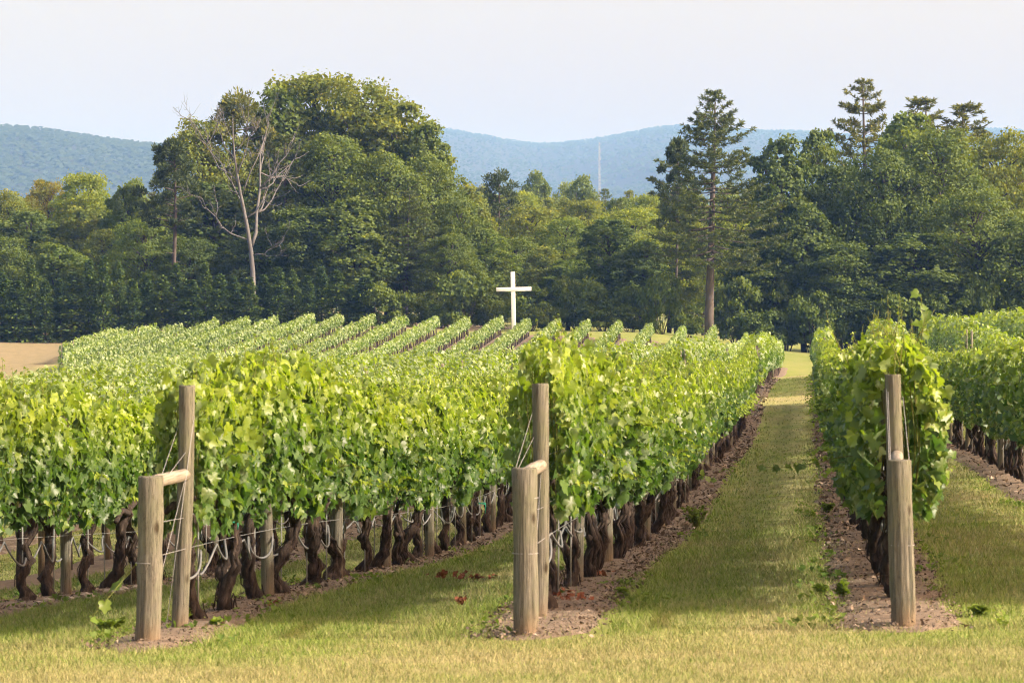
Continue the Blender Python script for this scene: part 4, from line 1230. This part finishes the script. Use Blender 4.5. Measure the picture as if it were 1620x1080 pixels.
# rows too far off to tell vine from vine: one thing per row of each block
def vine_row(v, y0, y1, per_m, size, label, mat, half=0.36, htop=2.14, zlo=0.74):
    rng = np.random.default_rng(abs(int(v * 131 + y0 * 7)) + 5)
    ya = np.arange(y0, y1, 0.5)
    ya = ya[np.array([in_frame(row_x(v, q), q, 420) for q in ya], bool)] if len(ya) else ya
    if len(ya) < 4: return
    y0 = ya[0]; y1 = ya[-1]; L = y1 - y0
    ym = y0
    e = empty('vine_row', (row_x(v, ym), ym, gz(row_x(v, ym), ym)))
    tag(e, label, 'vine row', 'distant vine rows')
    org = np.array(e.location)
    n = int(per_m * L)
    P, Nrm, tip, t = canopy_points(rng, n, L, half, zlo, htop, v * 3.3)
    yy = P[:, 1] + L / 2 + y0
    vig = vnoise(yy / 2.2, yy * 0 + v * 5.1, 71) * 0.6 + vnoise(yy / 0.9, yy * 0 + v * 2.7, 72) * 0.4
    kp = (rng.random(n) < 0.35 + 1.6 * vig) & ((t < 0.55 + 0.9 * vig) | (rng.random(n) < 0.25))
    P = P[kp]; Nrm = Nrm[kp]; tip = tip[kp]; t = t[kp]; yy = yy[kp]; n = len(t)
    if True: P[:, 2] += (0.32 if htop > 1.8 else 0.18) * (t > 0.8) * (rng.random(n) ** 4)
    xx = row_x(v, yy) + P[:, 0]
    W = np.stack([xx, yy, P[:, 2] + ground_z(row_x(v, yy), yy)], 1) - org
    V, F = quad_cloud(W, Nrm, size * (0.6 + 0.7 * rng.random(n)), 0.85, rng, up=-tip, bend=0.1)
    yg = np.clip(sstep(0.35, 1.0, t) * (0.35 + 0.75 * rng.random(n)) + (rng.random(n) < 0.1) * 0.4, 0, 1)
    f = mesh_obj('foliage', make_mesh('foliage', V, F, mat, {'var': np.repeat(rng.random(n), 4), 'young': np.repeat(yg, 4)}), e)
    f['kind'] = 'stuff'
    mb = MB(); pb = MB()
    for yk in np.arange(y0 + 0.3, y1, 1.5):
        xk = row_x(v, yk); zk = gz(xk, yk)
        b_ = np.array([xk, yk, zk]) - org
        tw = rng.normal(size=2) * 0.05
        mb.add(*tube(np.array([[0, 0, -0.05], [tw[0], tw[1], 0.5], [0, 0, 0.95]]) + b_, [0.075, 0.06, 0.05], 5, cap=False))
    for yk in np.arange(y0 + 0.1, y1, 4.5):
        xk = row_x(v, yk); zk = gz(xk, yk)
        pb.add(*tube(np.array([[0, 0, -0.05], [0, 0, min(1.98, htop)]]) + np.array([xk, yk, zk]) - org, 0.05, 6))
    if mb.n:
        o = mb.obj('vine_trunks', M_BARK, e); o['kind'] = 'stuff'
        o = pb.obj('row_posts', M_POST, e); o['kind'] = 'stuff'
for v in range(-10, -2):
    vine_row(v, 30, 126, 260 if v > -6 else 180, 0.15, f'leafy vine row of the front block, {ordw(-v - 1)} to the left of the left brace', M_VINE)
for v in (3,):
    vine_row(v, 60, 126, 240, 0.15, 'vine row two rows right of the right brace, cut by the photo edge', M_VINE)
for v in range(-11, 2):
    d_ = f'{ordw(-v)} left of the middle brace' if v < 0 else ('in line with the middle brace' if v == 0 else 'in line with the right brace')
    vine_row(v, 135, 198, 130, 0.20, f'middle-block vine row beyond the alley, {d_}', M_VINE, 0.40 if v < 0 else 0.44)
for v, lb in ((2, 'rounded vine row behind the right brace row, in the middle block'), (3, 'rounded vine row behind the lone grey post at right'), (4, 'rounded vine row at the right photo edge beyond the post')):
    vine_row(v, 135, 186, 170, 0.20, lb, M_VINE, 0.5, 2.25)
for v in range(-21, 1):
    ye = np.interp(v, [-21, -9, -6, -3, 0], [312, 313, 303, 297, 270]) + vrng.normal() * 0.8
    lb = f'pale vine row on the far slope, {ordw(v + 22)} from the hay field' if v < 0 else 'pale far vine row ending beside the grass lane'
    ys0 = max(212.0, -(X_B + v * ROW_SP) * F_PX / (1278 - 97.0))
    vine_row(v, ys0, ye, 110, 0.24, lb, M_VINE_FAR, 0.22, 1.60 if v < -2 else 2.1, zlo=0.72)

# ------------------------------------------------------------------ posts, braces, wires, hoses
def post_mesh(name, h, r, seed, dome=0.012):
    rng = np.random.default_rng(seed)
    k = np.concatenate([[-0.3, 0.0], np.linspace(0.05, h - dome, 10), [h - dome * 0.35, h]])
    R = np.concatenate([[r * 1.03], np.full(11, r) * (1 + 0.03 * rng.normal(size=11)), [r * 0.98, r * 0.93]])
    P = np.stack([0.010 * np.sin(k * 2 + seed), 0.010 * np.cos(k * 1.7 + seed), k], 1)
    V, Fs = tube(P, R, 40)
    m_ = len(P)
    G = V[:m_ * 40].reshape(m_, 40, 3)
    flute = 1 + 0.018 * rng.normal(size=40)[None, :] + 0.010 * rng.normal(size=(m_, 40))
    for _ in range(5):                      # drying splits running down the post
        a0 = int(rng.integers(40)); z0 = int(rng.integers(1, 7)); z1 = int(rng.integers(z0 + 3, m_))
        flute[z0:z1, a0] -= rng.uniform(0.06, 0.13)
    C0 = P[:, None, :]
    G[:] = C0 + (G - C0) * np.stack([flute, flute, np.ones_like(flute)], -1)
    G[-1, :, 2] += rng.normal(size=40) * 0.003
    return make_mesh(name, V, Fs, M_POST, None, True)
def rail_mesh(L, r, seed):
    rng = np.random.default_rng(seed)
    k = np.linspace(0, L, 8)
    P = np.stack([0.008 * np.sin(k * 3), 0.006 * np.cos(k * 2), k], 1)
    V, Fs = tube(P, r * (1 + 0.02 * rng.normal(size=8)), 18, wob=0.03, rng=rng)
    return make_mesh('rail', V, Fs, M_RAIL, None, True)
def row_point(v, y, up=0.0, dx=0.0):
    x = row_x(v, y) + dx
    return np.array([x, y, gz(x, y) + up])

def brace(v, label, tall_h, short_h, tilt, rs=0.092, rt=0.064):
    ps = row_point(v, 26.0)
    e = empty('end_brace', ps)
    tag(e, label, 'trellis brace', 'trellis braces at the row ends')
    s = mesh_obj('short_post', post_mesh('short_post', short_h, rs, 900 + v), e)
    s.rotation_euler = (0, tilt, 0)
    pt = row_point(v, 27.4) - ps
    t = mesh_obj('tall_post', post_mesh('tall_post', tall_h, rt, 930 + v), e)
    t.location = pt; t.rotation_euler = (0, tilt * 1.1, 0)
    a = np.array([math.sin(tilt) * (short_h - 0.05), rs * 0.2, short_h - 0.058]); b = pt + np.array([math.sin(tilt) * short_h * 0.98 + 0.0, -rt * 0.4, short_h - 0.02 - pt[2] * 0.0])
    L = float(np.linalg.norm(b - a))
    rm = rail_mesh(L, 0.050, 960 + v)
    r = mesh_obj('rail', rm, e)
    dirv = Vector(b - a)
    r.rotation_euler = dirv.to_track_quat('Z', 'Y').to_euler(); r.location = a
    # bands of wire wrapped round the short post, bracing wires
    for hh in ((0.62,) if v else (0.62, short_h - 0.22)):
        an = np.linspace(0, 2 * PI, 25)
        mb = MB(); mb.add(*tube(np.stack([np.cos(an) * (rs + 0.003) + math.sin(tilt) * hh, np.sin(an) * (rs + 0.003), np.full(25, hh)], 1), 0.0028, 5, cap=False))
        mb.obj('wire_band', M_GALV, e)
    top = pt + np.array([math.sin(tilt) * tall_h, 0, tall_h - 0.12])
    def wire(p0, p1, r_=0.0021):
        mb = MB(); mb.add(*tube([p0, p1], r_, 5)); mb.obj('brace_wire', M_GALV, e)
    sx = rs + 0.004
    base_l = np.array([-sx, 0.02, short_h - 0.10])
    if v == -1:
        wire(top + np.array([rt, -0.02, -0.12]), np.array([0.09, 0.6, 0.12]) + pt * 0.0)
        wire(pt + np.array([rt, -0.02, 1.30]), np.array([0.03, rs, 0.25]))
        wire(pt + np.array([0.05, 0.0, 1.42]), np.array([-0.03 + rs, 0.05, short_h - 0.12]))
        wire(pt + np.array([-0.02, 0.1, 1.62]), np.array([rs * 0.2, rs, short_h - 0.25]))
    elif v == 0:
        wire(top + np.array([-rt, -0.02, -0.1]), base_l); wire(pt + np.array([-rt * 0.6, -0.02, 1.45]), base_l)
        wire(pt + np.array([rt * 0.2, -rt - 0.004, 1.15]), np.array([rs, 0.1, 0.75]))
    else:
        wire(top + np.array([-rt, -0.02, 0.02]), base_l); wire(top + np.array([-rt + 0.012, -0.02, 0.0]), base_l + np.array([0.01, 0, 0]))
        wire(top + np.array([rt, -0.02, -0.05]), np.array([rs * 0.7, rs * 0.6, short_h - 0.12]))
    mb = MB(); mb.add(*tube([pt + np.array([0.03, -rt - 0.004, 0.90]), np.array([0, rs + 0.004, 0.90])], 0.0026, 5)); mb.obj('brace_wire', M_GALV, e)
    return e
brace(-1, 'left wooden trellis brace, short and tall posts joined by a rail', 1.93, 1.26, math.radians(1.4))
brace(0, 'middle wooden trellis brace, short post overlapping the tall post', 1.86, 1.25, math.radians(0.4))
brace(1, 'right wooden trellis brace, seen end on beside the grass lane', 1.86, 1.25, math.radians(-0.9))

LPOST = [post_mesh('line_post', 1.9, 0.057, 980 + q) for q in range(4)]
prng = np.random.default_rng(55)
for v in (-2, -1, 0, 1, 2):
    seen = 0
    for k in range(1, 23):
        y = NEAR0 + 4.5 * k if k < 22 else NEAR1
        p = row_point(v, y)
        if not in_frame(p[0], y, 5): continue
        seen += 1
        o = mesh_obj('line_post', LPOST[k % 4])
        o.location = p; o.rotation_euler = (prng.normal() * 0.015, prng.normal() * 0.02, prng.random() * 6)
        o.scale = (prng.uniform(0.95, 1.2),) * 2 + (prng.uniform(0.97, 1.04),)
        tag(o, f'line post {ordw(seen)} {"from its brace" if v in (-1, 0, 1) else "from the photo edge"} in {ROWNAME[v]}', 'post', 'line posts of the trellis')
for v, lb in ((-4, 'lone weathered post between vine blocks, left of the middle brace'), (-5, 'lone weathered post at the block end above the left row'),
              (-8, 'lone weathered post at the block end on the far left'), (-1, 'weathered block end post seen above the middle row'), (3, 'grey post standing before the rounded vine row at right')):
    y = NEAR1 + 0.6
    o = mesh_obj('end_post', LPOST[(v + 9) % 4]); o.location = row_point(v, y); o.scale = (1.9, 1.9, 1.06)
    tag(o, lb, 'post')

def row_line(v, y0, y1, f, r, mat, name, n=6, step=0.06):
    yy = np.arange(y0, y1, step)
    X = row_x(v, yy); Z = ground_z(X, yy)
    dx, dz = f(yy)
    P = np.stack([X + dx, yy, Z + dz], 1)
    V, Fs = tube(P, r, n)
    return V, Fs
for v in (-2, -1, 0, 1, 2):
    hr_ = np.random.default_rng(60 + v)
    def hose(yy, s=v):
        ph = yy / 0.8 + 0.25 * np.sin(yy * 1.3 + s)
        dip = np.abs(np.sin(ph * PI / 1.0)) ** 0.8
        amp = 0.08 + 0.17 * vnoise(yy / 1.1, yy * 0 + s * 3, 2)
        return 0.05 * np.sin(yy * 5), 0.64 - amp * dip
    V, Fs = row_line(v, 27.6, 75, hose, 0.010, M_HOSE, 'drip_hose')
    o = mesh_obj('drip_hose', make_mesh('drip_hose', V, Fs, M_HOSE, None, True))
    tag(o, f'grey drip hose hanging in loops along {ROWNAME[v]}', 'hose', 'drip hoses under the vines')
    e = empty('trellis_wires', row_point(v, 26.0)); org = np.array(e.location)
    tag(e, f'thin trellis wires strung along {ROWNAME[v]}', 'wire', 'trellis wires')
    for hgt in (0.66, 0.92, 1.3, 1.65):
        V, Fs = row_line(v, 26.0 if hgt < 0.7 else 27.4, 100, lambda yy: (0.05, hgt), 0.0022, M_GALV, 'wire', 4, 1.5)
        mesh_obj('wire', make_mesh('wire', V - org, Fs, M_GALV), e)

# bright green ties
for q, (v, y, up) in enumerate([(-1, 29.4, 0.80), (0, 33.6, 0.92), (-1, 52.0, 0.55)]):
    p = row_point(v, y, up, 0.07)
    mb = MB()
    an = np.linspace(0, 2 * PI, 9)
    mb.add(*tube(np.stack([0.05 * np.cos(an), 0.05 * np.sin(an), 0.01 * np.sin(an * 2)], 1), 0.008, 6, cap=False))
    mb.add(*tube([[0.05, 0, 0], [0.055, 0, -0.04], [0.05, 0.01, -0.07 - 0.08 * (q == 2)]], 0.006, 5))
    o = mb.obj('vine_tie', M_TIE); o.location = p
    tag(o, ['bright green tie on a trunk beside the left brace', 'bright green tie on a trunk in the row of the middle brace', 'bright green tie hanging low far along the left brace row'][q], 'tie')

# ------------------------------------------------------------------ grass, litter, weeds
def grass():
    rng = np.random.default_rng(71)
    n = 500000
    u = rng.random(n)
    y0, y1 = 19.5, 210.0
    y = 1 / (1 / y0 - u * (1 / y0 - 1 / y1))
    x = (rng.random(n) * 1.5 - 0.25 - 0.5) * 1620 / F_PX * y
    v = row_v(x, y); r = np.round(v).astype(int)
    off = (v - r) * ROW_SP
    L = np.full(n, 0.50); R = np.full(n, 0.56)
    for k, (a_, b_) in STRIP.items():
        L[r == k] = a_; R[r == k] = b_
    edge = 0.34 * (fbm(x * 3, y * 3, 51) - 0.5)
    insoil = (off > -L + edge) & (off < R + edge) & (y > 25.6) & (np.abs(y - 131) > 3.5)
    keep = ~insoil | (rng.random(n) < 0.03 + 0.55 * sstep(0.54, 0.72, fbm(x * 1.6, y * 0.9, 63)))
    x = x[keep]; y = y[keep]; n = len(x)
    v = row_v(x, y)
    z = ground_z(x, y)
    sc = np.clip(y / 26, 0.8, 6.0)
    near_edge = np.abs(v - np.round(v)) * ROW_SP
    h = 0.030 * (0.4 + 1.2 * rng.random(n)) * (0.45 + 1.3 * fbm(x * 2.2, y * 2.2, 77)) * np.where((near_edge < 0.95) & (y > 25.8), 1.45, 1.0)
    w = 0.0042 * sc * (0.7 + 0.6 * rng.random(n))
    an = rng.random(n) * 2 * PI
    lean = h * rng.uniform(0.2, 1.1, n); la = rng.random(n) * 2 * PI
    dx = np.cos(an) * w; dy = np.sin(an) * w
    V = np.empty((n, 3, 3), np.float32)
    V[:, 0] = np.stack([x - dx, y - dy, z - 0.004], 1)
    V[:, 1] = np.stack([x + dx, y + dy, z - 0.004], 1)
    V[:, 2] = np.stack([x + np.cos(la) * lean, y + np.sin(la) * lean, z + h], 1)
    d = np.clip(dry_and_sunlit(x, y) + rng.normal(size=n) * 0.28, 0, 1)
    o = mesh_obj('lawn_grass', make_mesh('lawn_grass', V.reshape(-1, 3), np.arange(3 * n).reshape(-1, 3), M_BLADE, {'dry': np.repeat(d, 3), 'var': np.repeat(rng.random(n), 3)}))
    tag(o, 'short mown grass, part straw-dry, between the vine rows', 'grass', kind='stuff')
grass()

def litter():
    rng = np.random.default_rng(81)
    n = 60000
    y = 1 / (1 / 25.5 - rng.random(n) * (1 / 25.5 - 1 / 200.0))
    v = rng.choice([-2, -1, 0, 1, 2], n, p=[0.15, 0.2, 0.3, 0.25, 0.1])
    L = np.array([STRIP.get(q, (0.52, 0.58))[0] for q in v]); R = np.array([STRIP.get(q, (0.52, 0.58))[1] for q in v])
    off = -L + (L + R) * rng.random(n) + rng.normal(size=n) * 0.05
    x = row_x(v, y) + off
    z = ground_z(x, y) + 0.02 + 0.045 * rng.random(n)
    sc = np.clip(y / 30, 0.9, 4.0)
    nr = rng.normal(size=(n, 3)) * 0.55 + np.array([0, 0, 1.0])
    V, F = quad_cloud(np.stack([x, y, z], 1), nr, (0.010 + 0.05 * rng.random(n) ** 2.5) * sc, rng.uniform(0.10, 0.8, n), rng, bend=0.15)
    o = mesh_obj('mulch_litter', make_mesh('mulch_litter', V, F, M_LITTER, {'var': np.repeat(rng.random(n), 4)}))
    tag(o, 'brown bark mulch and wood chips under the vines', 'mulch', kind='stuff')
litter()

def edge_weeds():
    rng = np.random.default_rng(91)
    mb = MB()
    n = 260
    y = 1 / (1 / 25.6 - rng.random(n) * (1 / 25.6 - 1 / 80.0))
    v = rng.choice([-2, -1, 0, 1, 2], n)
    sd = np.where(rng.random(n) < 0.5, -1, 1)
    w = np.array([STRIP.get(q, (0.52, 0.58))[0 if d_ < 0 else 1] for q, d_ in zip(v, sd)])
    x = row_x(v, y) + sd * (w + rng.normal(size=n) * 0.16)
    z = ground_z(x, y)
    for q in range(n):
        m = int(rng.integers(6, 22)); R_ = rng.uniform(0.04, 0.16)
        P = np.stack([x[q] + rng.normal(size=m) * R_, y[q] + rng.normal(size=m) * R_, z[q] + 0.02 + 0.07 * rng.random(m)], 1)
        d = rng.normal(size=(m, 3)); d[:, 2] *= 0.3
        add_leaves(mb, P, d * 0.4 + np.array([0, 0, 1.0]), d, rng.uniform(0.02, 0.06, m), LEAF_MID, rng, rng.random(m), np.full(m, rng.uniform(0.0, 0.5)))
    o = mb.obj('ground_weeds', M_WEED)
    tag(o, 'small green weeds scattered along the mulch edges', 'weeds', kind='stuff')
edge_weeds()

# dry red-brown leaf clumps lying about
def dry_leaves(px, py, w, n, label, seed):
    rng = np.random.default_rng(seed)
    y = 30.0
    for _ in range(12):
        x = (px - 810) / F_PX * y
        y = (CAM_H - gz(x, y)) * F_PX / (py - HORIZON)
    x = (px - 810) / F_PX * y
    e = empty('fallen_leaves', (x, y, gz(x, y) + 0.02))
    tag(e, label, 'dry leaves', 'clumps of dry red-brown leaves')
    w = w / F_PX * y
    for q in range(n):
        mb = MB()
        p = np.array([[rng.normal() * w * 0.35, rng.normal() * 0.10, 0.02 + 0.05 * rng.random()]])
        add_leaves(mb, p, rng.normal(size=(1, 3)) * 0.7 + np.array([[0, -0.3, 0.8]]), rng.normal(size=(1, 3)), np.array([rng.uniform(0.03, 0.065)]), LEAF, rng, np.array([0.5]), np.array([0.0]))
        mb.obj('dry_leaf', M_DRYLEAF, e)
for q, a_ in enumerate([(735, 921, 75, 34, 'long clump of dry red leaves on grass left of the middle brace'), (728, 961, 16, 9, 'small dry red leaf clump on grass nearest the middle brace'),
          (905, 957, 45, 20, 'dry red leaves on mulch right of the middle tall post'), (940, 917, 40, 20, 'dry red leaves on mulch beyond the middle brace'),
          (433, 966, 18, 7, 'small dry leaf clump at the mulch edge right of the left brace'), (893, 945, 22, 6, 'scattered dry red leaves at first trunk of the middle row')]):
    dry_leaves(*a_, 300 + q)

def weed(px, py, w, h, n, label, seed, yg=0.5):
    rng = np.random.default_rng(seed)
    y = 30.0
    for _ in range(12):
        x = (px - 810) / F_PX * y
        y = (CAM_H - gz(x, y)) * F_PX / (py - HORIZON)
    x = (px - 810) / F_PX * y
    e = empty('weed', (x, y, gz(x, y)))
    tag(e, label, 'weed', 'weeds at the mulch edge')
    sc = y / F_PX
    sm = MB(); lm = MB()
    for q in range(n):
        an = rng.random() * 6.28
        p1 = np.array([math.cos(an) * w * sc * 0.5 * rng.random() ** 0.5, math.sin(an) * w * sc * 0.5 * rng.random() ** 0.5, h * sc * (0.5 + 0.5 * rng.random())])
        s = np.linspace(0, 1, 5)[:, None]
        pt = p1 * s * np.array([1, 1, 1]) + np.array([0, 0, 0.03]) * np.sin(s * PI)
        sm.add(*tube(pt, np.linspace(0.004, 0.0015, 5), 4))
        m = 6
        ss = 0.3 + 0.7 * rng.random(m)
        pp = np.stack([np.interp(ss, s[:, 0], pt[:, c]) for c in range(3)], 1)
        d = rng.normal(size=(m, 3)); d[:, 2] = np.abs(d[:, 2]) * 0.3
        add_leaves(lm, pp, d * 0.3 + np.array([0, 0, 1]) + rng.normal(size=(m, 3)) * 0.3, d, rng.uniform(0.04, 0.085, m), LEAF_MID, rng, rng.random(m), np.full(m, yg))
    sm.obj('stem', M_CANE, e); o = lm.obj('leaves', M_WEED, e); o['kind'] = 'stuff'
for q, a_ in enumerate([(1100, 840, 50, 42, 26, 'bushy weed at the mulch edge right of the middle row'), (1335, 950, 22, 30, 8, 'small upright weed on mulch left of the right brace'),
          (1300, 945, 28, 18, 12, 'low weed where grass meets mulch left of the right brace'), (290, 990, 22, 30, 8, 'small weed between the two left brace posts'),
          (345, 995, 26, 14, 10, 'low weed right of the left brace'), (175, 1000, 60, 18, 20, 'flat patch of clover left of the left brace'),
          (1550, 975, 30, 14, 10, 'low weed at the front corner right of the right brace'),
          (985, 945, 26, 12, 10, 'low weed on the mulch corner right of the middle brace'), (1310, 815, 30, 20, 12, 'low weed on mulch beyond the right brace row start')]):
    weed(*a_, 400 + q)

# pale stones along the left mulch edge
strng = np.random.default_rng(44)
for q in range(14):
    y = 33 + 0.55 * q + strng.random() * 0.3
    x = row_x(-2, y) + 0.42 + 0.15 * strng.random()
    d = strng.normal(size=(26, 3)); d /= np.linalg.norm(d, axis=1, keepdims=True)
    import bmesh
    bm = bmesh.new()
    for p_ in d * strng.uniform(0.75, 1.1, (26, 1)) * np.array([0.06, 0.045, 0.03]) * strng.uniform(0.7, 1.5): bm.verts.new(p_)
    bmesh.ops.convex_hull(bm, input=bm.verts)
    me = bpy.data.meshes.new('stone'); bm.to_mesh(me); bm.free(); me.materials.append(M_STONE)
    o = mesh_obj('stone', me, None, (x, y, gz(x, y) + 0.05))
    tag(o, f'pale stone on the mulch edge left of the left brace, {ordw(q + 1)} from the photo edge', 'stone', 'pale stones on the mulch edge')

# ------------------------------------------------------------------ haze
def haze():
    V, F = box(0, 6000, 290, 14000, 13600, 620)
    m, n, l = new_mat('haze_air')
    pv = n.new('ShaderNodeVolumePrincipled')
    pv.inputs['Color'].default_value = (0.18, 0.39, 1.0, 1)
    pv.inputs['Absorption Color'].default_value = (1, 1, 1, 1)
    pv.inputs['Density'].default_value = 0.000118
    pv.inputs['Anisotropy'].default_value = 0.0
    o_ = n.new('ShaderNodeOutputMaterial'); l.new(pv.outputs[0], o_.inputs['Volume'])
    o = mesh_obj('haze', make_mesh('haze', V, F, m))
    tag(o, kind='stuff')
haze()
